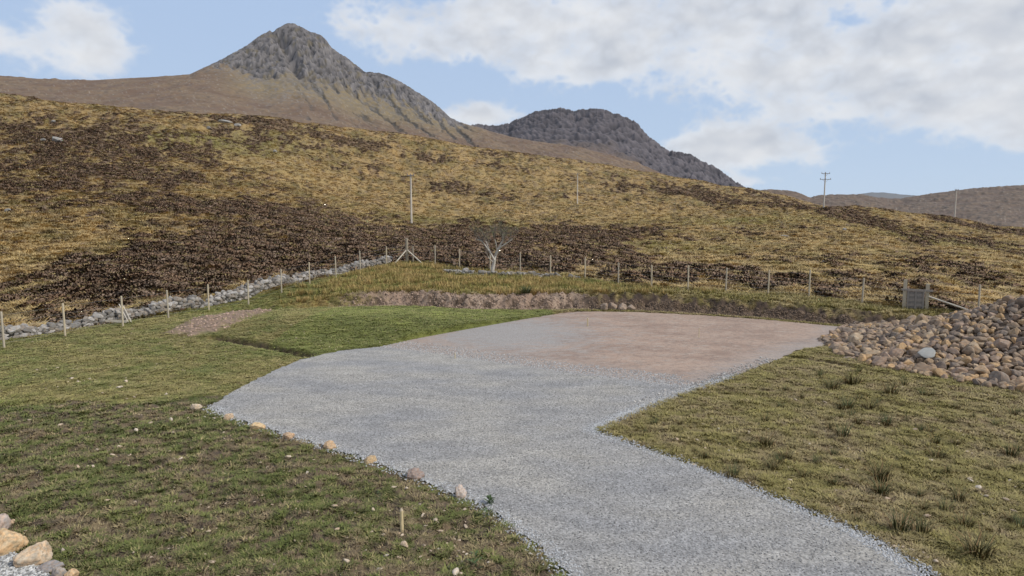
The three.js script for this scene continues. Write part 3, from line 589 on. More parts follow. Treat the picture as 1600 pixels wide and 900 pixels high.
// the stone heap on the right
{
  const HX = 18.5, HD = 23.5, HR = 6.9, hh = (x, D) => { const r = Math.hypot(x - HX, D - HD) / (HR * (1 + .06 * n2(Math.atan2(D - HD, x - HX) * 1.5, 2))); return r > 1 ? -1 : 2.2 * Math.pow(1 - r, 1.5) + .1 * n2(x * .9, D * .9) * (1 - r); };
  const pile = group('stone_pile', HX, 0, -HD);
  tag(pile, 'heap of brown and grey field stones beside the yard', 'stone heap');
  const core = new THREE.ConeGeometry(1, 1, 64, 16, true), cpn = core.attributes.position;
  for (let i = 0; i < cpn.count; i++) { const x = cpn.getX(i) * HR * .97, z = cpn.getZ(i) * HR * .97, h = hh(HX + x, HD - z); cpn.setXYZ(i, x, Math.max(-.05, h - .2), z); }
  core.computeVertexNormals(); mesh('rubble_core', core, mat(.24, .185, .14, 1), pile);
  const done = [];
  const fits = (x, D, r) => { for (const q of done) { const d = Math.hypot(q.x - x, q.D - D); if (d < (q.r + r) * .70) return false; } return true; };
  const sizes = []; for (let i = 0; i < 16000; i++) sizes.push(i < 30 ? rr(.24, .32) : i < 350 ? rr(.16, .22) : i < 5000 ? rr(.105, .155) : rr(.065, .11));
  for (const r of sizes) {
    const x = rr(11, 20.5), D = rr(16.5, 30.8), h = hh(x, D); if (h < -.5) continue; if (!fits(x, D, r)) continue;
    done.push({ x, D, r, y: Math.max(h, r * .35) + rr(-.05, .04) });
  }
  const slab = { x: 0, D: 0 };
  done.forEach(s => s.show = s.r / Math.hypot(s.D, s.x) * (Math.abs(s.x) < s.D * .765 ? 1 : .3));
  const order = [...done].sort((a, b) => b.show - a.show), rest = [];
  order.forEach((s, i) => {
    const v = (R() * cobbles.length) | 0, tone = (R() * pileTones.length) | 0, sc = new THREE.Vector3(s.r * rr(1.0, 1.6), s.r * rr(.7, 1.1), s.r * rr(.9, 1.25));
    const rot = new THREE.Euler(rr(-.9, .9), R() * 6.28, rr(-.9, .9)), at = new THREE.Vector3(s.x - HX, s.y, HD - s.D);
    if (i < 300) { const m = mesh('stone', cobbles[v], pileTones[tone], pile); m.position.copy(at); m.rotation.copy(rot); m.scale.copy(sc); }
    else { const g = chunks[v % chunks.length].clone(); g.applyMatrix4(new THREE.Matrix4().compose(at, new THREE.Quaternion().setFromEuler(rot), sc)); const c = g.attributes.color, t = pileTones[tone].color; for (let k = 0; k < c.count; k++) c.setXYZ(k, c.getX(k) * t.r, c.getY(k) * t.g, c.getZ(k) * t.b); rest.push(g); }
  });
  // pale flat slab lying on the near slope
  const [sx, sD] = (() => { const [a, s] = ray(1448, 553); for (let D = 16; D < 30; D += .02) if (EYE + s * D <= Math.max(0, hh(a * D, D)) + .16) return [a * D, D]; return [14, 22]; })();
  const sl = mesh('slab', rock(77, 6, 8, 14, .04, .08), stoneMat(.27, .272, .262), pile); sl.position.set(sx - HX, Math.max(0, hh(sx, sD)) + .2, HD - sD); sl.scale.set(.33, .07, .26); sl.rotation.set(.42, .3, .12);
  sl.userData.label = 'pale grey flat slab on the stone heap';
  const m = mesh('small_stones', mergeGeometries(rest), new THREE.MeshStandardMaterial({ vertexColors: true, roughness: .92 }), pile); m.userData.kind = 'stuff';
  console.log('pile', done.length);
}
// drystone wall along the left fence, and its low ruined continuation behind the strip
function stoneWall(name, label, line, hgt, thick, size, keep) {
  const L = [0]; for (let i = 1; i < line.length; i++) L.push(L[i - 1] + Math.hypot(line[i][0] - line[i - 1][0], line[i][1] - line[i - 1][1]));
  const at = s => { let i = 1; while (i < L.length - 1 && L[i] < s) i++; const t = (s - L[i - 1]) / (L[i] - L[i - 1]), a = line[i - 1], b = line[i], dx = b[0] - a[0], dD = b[1] - a[1], q = Math.hypot(dx, dD); return [mix(a[0], b[0], t), mix(a[1], b[1], t), dx / q, dD / q]; };
  const mid = at(L[L.length - 1] / 2), g = group(name, mid[0], ground(mid[0], mid[1]), -mid[1]); tag(g, label, 'stone wall');
  const st = [], T = L[L.length - 1];
  for (let face = 0; face < 3; face++) {
    for (let s = 0; s < T;) {
      let y = 0; const top = hgt(s) * (1 + .18 * n2(s * .7, face)), step = rr(.8, 1.2) * size * 1.5;
      while (y < top) {
        const r = size * rr(.6, 1.25) * (y > top * .6 ? 1.12 : 1), off = (face - 1) * thick * .5 * (1 - .35 * y / Math.max(.2, top)) + rr(-.05, .05), [x, D, ux, uD] = at(clamp(s + rr(-.5, .5) * size, 0, T));
        const X = x - uD * off, DD = D + ux * off; st.push({ x: X, D: DD, y: ground(X, DD) + y + r * .45, r, a: Math.atan2(uD, ux), show: r / DD * (face === 0 ? 1.2 : y > top * .6 ? 1.1 : .4) * (Math.abs(X) < DD * .77 ? 1 : .2) }); y += r * 1.05;
      }
      s += step;
    }
  }
  st.sort((a, b) => b.show - a.show); const rest = [];
  st.forEach((s, i) => {
    const v = (R() * chunks.length) | 0, tone = (R() * wallTones.length) | 0, sc = new THREE.Vector3(s.r * rr(1.0, 1.5), s.r * rr(.7, 1.05), s.r * rr(.8, 1.1)), p = new THREE.Vector3(s.x, s.y, -s.D).sub(g.position), e = new THREE.Euler(rr(-.4, .4), s.a + rr(-.7, .7), rr(-.4, .4));
    if (i < keep) { const m = mesh('stone', chunks[v], wallTones[tone], g); m.position.copy(p); m.scale.copy(sc); m.rotation.copy(e); }
    else { const q = chunks[v].clone(); q.applyMatrix4(new THREE.Matrix4().compose(p, new THREE.Quaternion().setFromEuler(e), sc)); const c = q.attributes.color, t = wallTones[tone].color; for (let k = 0; k < c.count; k++) c.setXYZ(k, c.getX(k) * t.r, c.getY(k) * t.g, c.getZ(k) * t.b); rest.push(q); }
  });
  if (rest.length) mesh('wall_stones', mergeGeometries(rest), new THREE.MeshStandardMaterial({ vertexColors: true, roughness: .95 }), g).userData.kind = 'stuff';
  console.log(name, st.length);
}
const wallLine = fenceLine.slice(0, 12).map(([x, D], i) => { const o = lerpTable([[0, 2.1], [3, 1.9], [7, 1.5], [11, .9]], i); return [x - .55 * o, D + .83 * o]; });
wallLine.unshift([wallLine[0][0] - 4, wallLine[0][1] - 3.3]); wallLine[wallLine.length - 1][0] -= .8;
stoneWall('stone_wall', 'tumbled grey drystone wall running along the fence up the slope', wallLine, s => .34 + .16 * n2(s * .35, 9) + .1 * n2b(s * 1.1, 2), .55, .12, 300);
stoneWall('stone_wall', 'low ruined line of stones near the bare tree', [[-4.4, 43.6], [-2, 43.1], [0, 42.6], [2.2, 41.9], [4.0, 41]], s => .16 + .12 * n2(s * .8, 4), .3, .11, 140);

// boulders set along the left edge of the drive
const bigRocks = [...Array(6)].map((_, i) => rock(300 + i, 20, 11 + i, 15 + 2 * i, .05, .24));
function boulder(px, py, w, h, tone, label, turn = 0, opt = {}) {   // py: row of its foot
  const [x, D] = opt.at || flat(px, py), s = w * D / F / 2, hh = h * D / F / 2;
  const m = mesh(opt.name || 'boulder', bigRocks[opt.v ?? ((px * 7 + py) % 6)], tone, scene); m.position.set(x, (opt.y ?? ground(x, D)) + hh * (opt.sink ?? .62), -D); m.scale.set(s * 1.08, hh * 1.25, s * (opt.deep || .85)); m.rotation.set(opt.rx || 0, turn, opt.rz || 0);
  return tag(m, label, opt.category || 'boulder', opt.group);
}
const edging = 'boulders edging the drive';
boulder(306, 641, 19, 11, stoneMat(0.477, 0.384, 0.282), 'pale cream boulder at the far tip of the gravel, last of the edging row', .3, { group: edging });
boulder(358, 655, 20, 13, stoneMat(0.434, 0.325, 0.224), 'tan boulder second in the edging row from the gravel tip', 1.2, { group: edging });
boulder(403, 671, 22, 13, stoneMat(0.469, 0.345, 0.204), 'yellow brown boulder third in the edging row from the gravel tip', .7, { group: edging });
boulder(452, 685, 24, 13, stoneMat(0.411, 0.286, 0.185), 'flat orange brown boulder fourth in the edging row from the gravel tip', 2.1, { group: edging });
boulder(515, 701, 22, 15, stoneMat(0.439, 0.306, 0.189), 'rusty orange boulder fifth in the edging row from the gravel tip', .1, { group: edging });
boulder(579, 722, 28, 15, stoneMat(0.393, 0.284, 0.167), 'low ochre boulder beside bare pale soil on the edge of the drive', 1.6, { group: edging });
boulder(648, 748, 30, 19, stoneMat(0.238, 0.184, 0.16), 'purple brown boulder on the edge of the drive, darkest of the row', .5, { group: edging });
boulder(719, 779, 21, 25, stoneMat(0.386, 0.324, 0.285), 'upright pinkish grey boulder, nearest of the edging row to the leafy weeds', .9, { group: edging, deep: .95 });
// big stones round the white gravel
boulder(-4, 838, 36, 42, stoneMat(0.364, 0.294, 0.255), 'pinkish round boulder above the white gravel', .4, { v: 1 });
boulder(14, 862, 58, 46, stoneMat(0.467, 0.331, 0.194), 'large orange sandstone boulder beside the white gravel', 1.1, { v: 2 });
boulder(48, 884, 66, 40, stoneMat(0.446, 0.344, 0.243), 'long tilted tan slab leaning beside the white gravel', .55, { v: 3, rz: .5, deep: .55, sink: .8 });
boulder(77, 893, 44, 18, stoneMat(0.234, 0.207, 0.195), 'flat purplish grey slab between the tan slab and the small orange stone', .5, { v: 4, rz: .2, deep: .6 });
boulder(92, 906, 28, 30, stoneMat(0.291, 0.252, 0.221), 'grey brown split stone at the corner of the white gravel', .2, { v: 5 });
boulder(114, 905, 27, 20, stoneMat(0.439, 0.306, 0.181), 'small orange stone lying in grass past the grey slab', 1.9, { v: 0 });
boulder(19, 819, 10, 9, stoneMat(0.395, 0.286, 0.2), 'tiny tan stone behind the orange sandstone boulder', 1, { v: 1, name: 'stone', category: 'stone' });
boulder(99, 866, 7, 9, stoneMat(0.366, 0.304, 0.265), 'small pinkish pebble standing in grass above the purplish slab', 1, { v: 2, name: 'stone', category: 'stone' });
// stones at the foot of the cut bank
for (const [px, py, w, h, l] of [[945, 486, 13, 15, 'leaning pale stone at the foot of the cut bank'], [957, 485, 16, 14, 'pointed tan stone in the cut bank beside the leaning pale one'], [972, 486, 17, 12, 'broad tan stone in the cut bank between two others'], [986, 486, 15, 10, 'low rounded stone ending the row in the cut bank']]) boulder(px, py, w, h, stoneMat(.25, .19, .145), l, px, { at: [flat(px, py)[0] * 1.005, flat(px, py)[1] + .22], y: .02, name: 'bank_stone', category: 'stone' });
// loose stones in the grass
const loose = (l, w, lab, grp, tones) => l.forEach(([px, py, k = 1]) => { const [x, D] = flat(px, py), s = w * k * D / F / 2 * rr(.85, 1.2), m = mesh('loose_stone', cobbles[(R() * 10) | 0], tones[(R() * tones.length) | 0]); m.position.set(x, ground(x, D) + s * .22, -D); m.scale.set(s * 1.15, s * .42, s * .62); m.rotation.set(rr(-.3, .3), R() * 6.28, rr(-.3, .3)); tag(m, (k >= 1.4 ? 'larger' : k > .85 ? 'small' : 'tiny') + lab, 'stone', (k >= 1.4 ? 'larger' : k > .85 ? 'small' : 'tiny') + grp); });
const paleTones = [[.46, .38, .29], [.42, .32, .23], [.50, .43, .35]].map(t => stoneMat(...t));
loose([[112, 593], [123, 598, .9], [140, 593, .8], [197, 597], [187, 607, 1.1], [97, 636, .7], [268, 660], [213, 675], [187, 702], [122, 733], [146, 730, .8], [167, 783], [452, 715, 1.5], [425, 788, .9], [283, 719, .7], [247, 638, .7], [260, 618, .7], [522, 795, 1.1], [527, 832, 1.1], [632, 855, 2], [603, 867, .9], [623, 871, 1.2], [542, 880, 1.5], [592, 890, 1.1], [712, 897, 2], [729, 868, .9], [740, 868, .9], [710, 856, .9], [687, 832], [665, 826, .9], [685, 859, .8], [763, 886, 1.1], [783, 853], [845, 858, .9], [830, 868, .9], [635, 767, 1.1], [615, 765, 1.1], [657, 789, .9], [622, 837, .8], [572, 858, .7], [350, 742, .6], [480, 742, .9], [336, 655, .8], [320, 652, .8], [546, 777, .8], [660, 812, .7]], 9, ' pale stone lying in the rough grass left of the drive', ' loose stones left of the drive', paleTones);
loose([[1530, 766, 1.8], [1517, 752, 1.2], [1539, 779, 1.3], [1570, 785, 1.8], [1583, 802, 1.2], [1448, 809, 1.1], [1450, 874, .9], [1386, 781, 1.3], [1431, 802, .7], [1330, 791, .6], [1347, 795, .7], [1577, 753, .9], [1298, 719, .8], [1323, 735, .8], [1170, 679, .8], [1430, 675, 1.1], [1139, 706, .7], [1456, 721, 1.2], [1084, 727, 1], [1069, 727, .9], [1090, 690, .9], [1103, 700, .8], [1170, 681, .8], [1124, 671, .7], [1058, 690, 1], [1265, 697, .7]], 9, ' pale stone lying in the rushy grass right of the drive', ' loose stones right of the drive', paleTones);

// gravel and pebble scatter
{
  const chip = rock(410, 1, 7, 14, .08, .05), gl = [], wl = [], el = [], pl = [];
  for (let i = 0; i < 70000; i++) { const D = 7.5 + 13 * Math.pow(R(), 1.4), x = rr(-9, 16); if (!inside(x, D, gravelPoly)) continue; const v = rr(.1, .34) + (R() < .06 ? .2 : 0), s = rr(.007, .015); gl.push([x, .026, -D, R() * 6.28, s, s * .7, s * 1.2, v * 1.0, v * .99, v * .99, rr(-.5, .5)]); }
  for (const e of [driveLeft, driveRight, padRight.slice(5)]) for (let i = 0; i < 3200; i++) { const k = (R() * (e.length - 1)) | 0, t = R(), x = mix(e[k][0], e[k + 1][0], t) + rr(-.2, .2), D = mix(e[k][1], e[k + 1][1], t) + rr(-.2, .2), v = rr(.24, .5), s = rr(.008, .02); gl.push([x, Math.max(.02, ground(x, D)) + .004, -D, R() * 6.28, s, s * .7, s * 1.2, v * .98, v, v * 1.03, rr(-.5, .5)]); }
  for (let i = 0; i < 5200; i++) { const k = (R() * (join.length - 1)) | 0, t = R(), off = rr(0, 1) ** 2 * 1.6, x = mix(join[k][0], join[k + 1][0], t) + rr(-.2, .2), D = mix(join[k][1], join[k + 1][1], t) + off, v = rr(.2, .42), s = rr(.012, .024); gl.push([x, .012, -D, R() * 6.28, s * 1.2, s * .7, s * 1.2, v * 1.0, v * .99, v * .99, 0]); }
  scatter('gravel_chips', chip, stoneMat(1, 1, 1), gl, 'loose grey gravel chips on the drive and its edges', 'gravel');
  for (let i = 0; i < 34000; i++) { const x = rr(-9.5, -5.2), D = rr(7, 11.2); if (whiteD(x, D) > -.02) continue; const v = R() < .45 ? rr(.16, .3) : rr(.34, .56), s = rr(.012, .027); wl.push([x, .03 + rr(0, .02), -D, R() * 6.28, s, s * .7, s * 1.3, v * 1.0, v, v * .98, rr(-.6, .6)]); }
  scatter('white_gravel_chips', chip, stoneMat(1, 1, 1), wl, 'coarse white and grey chips in the corner below the boulders', 'gravel');
  const edge = P([[985, 643], [1040, 623], [1080, 608], [1150, 585], [1215, 561]]);
  for (let i = 0; i < 900; i++) { const k = (R() * 4) | 0, t = R(), x = mix(edge[k][0], edge[k + 1][0], t) + rr(-.5, .12), D = mix(edge[k][1], edge[k + 1][1], t) + rr(-.15, .3), v = rr(.2, .46), s = rr(.008, .026) * (R() < .07 ? 2 : 1); el.push([x, Math.max(.02, ground(x, D)) + s * .2, -D, R() * 6.28, s * 1.2, s * .7, s, v, v * .96, v * .92, rr(-.4, .4)]); }
  scatter('edge_stones', chip, stoneMat(1, 1, 1), el, 'pale broken stones strewn along the right edge of the pad', 'edge stones');
  for (let i = 0; i < 3600; i++) { const D = 8 + 28 * Math.pow(R(), 1.4), x = (R() * 2 - 1) * (D * .78 + 1); if (yardDist(x, D) < .1 || D > bankAt(x) || n2(x * .4, D * .4) < -.1) continue; const v = rr(.8, 1.25), s = rr(.008, .024) * (R() < .08 ? 1.7 : 1); pl.push([x, ground(x, D) + s * .3, -D, R() * 6.28, s * 1.9, s * .5, s, .43 * v, .345 * v, .26 * v, rr(-.4, .4)]); }
  scatter('pebbles', chip, stoneMat(1, 1, 1), pl, 'small pale pebbles and wood bits scattered through the grass', 'pebbles');
  // soil crumbs and clods on the bank and scrape
  const cl = []; for (let i = 0; i < 4200; i++) { const x = rr(-9, 15), d = rr(.05, x > 4 ? .7 : 1.5), D = bankAt(x) + d; const pk = ss(4.6, 2.6, x), v = rr(.6, 1.3), c = mix3(C.soil, C.pink, pk * R()), s = rr(.012, .05); cl.push([x, ground(x, D), -D, R() * 6.28, s * 1.3, s, s, c[0] * v, c[1] * v, c[2] * v, rr(-.6, .6)]); }
  for (let i = 0; i < 2500; i++) { const x = rr(-17, -7), D = rr(24, 36); if (scrapeD(x, D) > .1) continue; const v = rr(.7, 1.3), s = rr(.015, .06); cl.push([x, ground(x, D), -D, R() * 6.28, s * 1.3, s * .8, s, .33 * v, .235 * v, .185 * v, rr(-.6, .6)]); }
  scatter('soil_clods', chip, stoneMat(1, 1, 1), cl, 'crumbs and clods of bare earth on the cut bank', 'soil');
}
console.log('stones');

// ---------------------------------------------------------------- fences
const woodTex = (() => { const n = 128, d = new Uint8Array(n * n * 4), r = mulberry(8); for (let y = 0; y < n; y++) for (let x = 0; x < n; x++) { const v = 205 + 36 * n2(x * .22, y * .018) + 22 * n2b(x * .6, y * .05), o = (y * n + x) * 4; d[o] = clamp(v, 0, 255); d[o + 1] = clamp(v * .985, 0, 255); d[o + 2] = clamp(v * .96, 0, 255); d[o + 3] = 255; } const t = new THREE.DataTexture(d, n, n); t.wrapS = t.wrapT = THREE.RepeatWrapping; t.magFilter = THREE.LinearFilter; t.colorSpace = THREE.SRGBColorSpace; t.needsUpdate = true; return t; })();
const wood = (r, g, b) => new THREE.MeshStandardMaterial({ color: new THREE.Color().setRGB(r, g, b), map: woodTex, roughness: .9 });
const postMats = [wood(.66, .60, .48), wood(.60, .55, .46), wood(.70, .62, .48)], greyWood = wood(.42, .39, .37), paleWood = wood(.78, .74, .66);
const wireMat = mat(.33, .33, .33, .5, { metalness: .8 });
const postGeo = (() => { const pts = [[0, -.4], [.04, -.4], [.04, 0], [.039, 1.3], [.033, 1.325], [0, 1.328]].map(p => new THREE.Vector2(...p)); return new THREE.LatheGeometry(pts, 10); })();
const between = (name, a, b, r, m, parent, sides = 6) => { const d = b.clone().sub(a), g = new THREE.CylinderGeometry(r, r, d.length(), sides), o = mesh(name, g, m, parent); o.position.copy(a).add(b).multiplyScalar(.5); o.quaternion.setFromUnitVectors(new THREE.Vector3(0, 1, 0), d.normalize()); return o; };
function fence(name, label, pts, skip = []) {
  const [ox, oD] = pts[0], oy = ground(ox, oD), g = group(name, ox, oy, -oD); tag(g, label, 'fence');
  const tops = pts.map(([x, D]) => new THREE.Vector3(x - ox, ground(x, D) - oy, oD - D));
  tops.forEach((p, i) => { if (skip.includes(i)) return; const m = mesh('post', postGeo, postMats[i % 3], g); m.position.copy(p); m.rotation.set(rr(-.025, .025), R() * 6, rr(-.025, .025)); m.scale.y = rr(.96, 1.04); });
  for (const h of [.18, .36, .54, .72, .9, 1.2]) {
    const parts = []; for (let i = 1; i < tops.length; i++) { const a = tops[i - 1], b = tops[i], d = b.clone().sub(a), c = new THREE.CylinderGeometry(.0035, .0035, d.length(), 4, 1, true); c.applyQuaternion(new THREE.Quaternion().setFromUnitVectors(new THREE.Vector3(0, 1, 0), d.clone().normalize())); const md = a.clone().add(b).multiplyScalar(.5); c.translate(md.x, md.y + h, md.z); parts.push(c); }
    mesh('wire', mergeGeometries(parts), wireMat, g);
  }
  return g;
}
const leftRun = fenceLine.slice(0, 12); leftRun.unshift([leftRun[0][0] - 2.9, leftRun[0][1] - 2.1]);
const lf = fence('wire_fence', 'post and wire fence in front of the drystone wall, climbing to the corner post', leftRun, [12]);
{ // corner strainer with two struts, part of the left run
  const [x, D] = fenceLine[11], y = ground(x, D) - lf.position.y, p = new THREE.Vector3(x - lf.position.x, y, -D - lf.position.z);
  const s = mesh('corner_post', new THREE.LatheGeometry([[0, -.5], [.095, -.5], [.095, 1.62], [.08, 1.66], [0, 1.67]].map(q => new THREE.Vector2(...q)), 12), wood(.42, .38, .31), lf); s.position.copy(p);
  for (const [dx, dD] of [[-.86, -.95], [1.35, -.85]]) { const fx = x + dx, fD = D + dD; between('strut', new THREE.Vector3(p.x + dx * .06, p.y + .82, p.z - dD * .06), new THREE.Vector3(fx - lf.position.x, ground(fx, fD) - .05 - lf.position.y, -fD - lf.position.z), .042, paleWood, lf, 8); }
  const q = mesh('short_post', postGeo, wood(.38, .34, .28), lf); q.position.set(p.x + .42, ground(x + .42, D) - lf.position.y, p.z); q.scale.set(1.4, .82, 1.4);
}
const rightRun = fenceLine.slice(11, 26);
fence('wire_fence', 'post and wire fence behind the cut bank, running past the tree to the gate', rightRun, [0, 14]);
fence('wire_fence', 'short run of post and wire fence between the timber gate and the stone heap', fenceLine.slice(26), [0]);
{ // boarded timber gate
  const [ax, aD] = fenceLine[25], [bx, bD] = fenceLine[26], len = Math.hypot(bx - ax, bD - aD), y = Math.min(ground(ax, aD), ground(bx, bD));
  const g = group('timber_gate', (ax + bx) / 2, y, -(aD + bD) / 2, Math.atan2(bD - aD, bx - ax)); tag(g, 'small grey boarded gate between two posts with a slanting prop', 'gate');
  const B = (n, w, h, d, m, x, yy, z, rz = 0) => { const o = mesh(n, new THREE.BoxGeometry(w, h, d), m, g); o.position.set(x, yy, z); o.rotation.z = rz; return o; };
  const h = len / 2;
  B('gate_post', .13, 1.75, .13, wood(.68, .62, .50), -h, .5, 0).userData.label = 'taller gate post'; B('gate_post', .13, 1.58, .13, wood(.64, .58, .46), h, .42, 0);
  B('top_rail', len + .34, .085, .05, greyWood, .02, .93, .095, -.02);
  const w = len - .2; for (let i = 0; i < 7; i++) B('board', w, .106, .024, i % 2 ? greyWood : wood(.30, .285, .28), -.02, .155 + i * .111, .075, 0);
  for (const x of [-w / 2 + .02, -.02, w / 2 - .06]) B('batten', .07, .80, .028, wood(.36, .34, .33), x, .49, .102);
  const prop = between('prop', new THREE.Vector3(h + .05, .66, .05), new THREE.Vector3(h + 1.62, ground(bx + 1.5, bD - .5) - y + .03, .62), .038, paleWood, g, 8);
}
{ // broken timber hurdle lying against the wall
  const [x, D] = [ray(190, 492)[0] * 29.9, 29.9], y = ground(x, D), g = group('timber_hurdle', x, y, -D, -.2); tag(g, 'broken pale timber rails leaning against the drystone wall', 'hurdle');
  const bar = (n, a, b, w) => { const A = new THREE.Vector3(...a), Bv = new THREE.Vector3(...b), d = Bv.clone().sub(A), o = mesh(n, new THREE.BoxGeometry(w, d.length(), .035), paleWood, g); o.position.copy(A).add(Bv).multiplyScalar(.5); o.quaternion.setFromUnitVectors(new THREE.Vector3(0, 1, 0), d.normalize()); };
  bar('rail', [-.62, .1, .3], [.42, .1, .22], .11); bar('rail', [-.26, .78, -.2], [.5, .06, .2], .08); bar('rail', [-.08, .7, -.24], [.58, .06, .12], .06);
}
// survey pegs
for (const [px, py, hpx, w, l] of [[628, 834, 37, .045, 'square wooden peg with pale top standing in the rough grass'], [918, 510, 13, .05, 'wooden survey peg at the back of the earth pad'], [711, 561, 9, .028, 'short white peg where the gravel meets the earth'], [1092, 528, 15, .02, 'thin survey stake in the middle of the earth pad']]) {
  const [x, D] = flat(px, py), h = hpx * D / F, g = group('survey_peg', x, Math.max(.0, ground(x, D)), -D, px); tag(g, l, 'peg');
  const s = mesh('stake', new THREE.CylinderGeometry(w * .72, w * .66, h + .15, 4), wood(.82, .70, .44), g); s.position.y = h / 2 - .075;
  const c = mesh('pale_top', new THREE.CylinderGeometry(w * .5, w * .735, .03, 4), wood(.72, .62, .48), g); c.position.y = h + .014;
}

// ---------------------------------------------------------------- power poles
const poleWood = wood(.78, .74, .69), steel = mat(.2, .2, .21, .6, { metalness: .4 }), cer = mat(.25, .2, .18, .4);
function powerPole(px, pyTop, pyFoot, D, label, arms) {
  const [a] = ray(px, pyFoot), x = a * D, y = ground(x, D), h = EYE + ray(px, pyTop)[1] * D - y, g = group('power_pole', x, y - .02, -D); tag(g, label, 'power pole', undefined);
  const p = mesh('pole', new THREE.CylinderGeometry(.12, .17, h + .5, 12), poleWood, g); p.position.y = h / 2 - .25;
  for (const [dy, w] of arms) {
    const b = mesh('crossarm', new THREE.BoxGeometry(w, .12, .1), steel, g); b.position.set(0, h - dy, .15); b.rotation.y = 0;
    for (const k of [-.46, 0, .46]) { const i = mesh('insulator', new THREE.LatheGeometry([[0, 0], [.05, 0], [.09, .06], [.05, .1], [.08, .16], [.04, .24], [0, .26]].map(q => new THREE.Vector2(...q)), 8), cer, g); i.position.set(k * w, h - dy + .06, .15); }
    if (w > 1.5) for (const s of [-1, 1]) between('brace', new THREE.Vector3(s * w * .3, h - dy - .02, .16), new THREE.Vector3(0, h - dy - .6, .17), .025, steel, g, 5);
  }
  return [x, y + h, D];
}
powerPole(643, 272, 350, 109, 'grey wooden power pole with a short crossarm standing beyond the bare tree', [[.2, 1.1]]);
powerPole(902, 271, 319, 185, 'slender pale power pole standing on the golden slope under the dark mountain', [[.15, 1.2]]);
powerPole(1287, 269, 325, 157, 'power pole with two crossarms on the skyline beside the valley gap', [[.3, 1.9], [1.6, 2.5]]);
powerPole(1491, 296, 346, 170, 'plain power pole on the skyline before the long brown ridge', [[.15, .9]]);

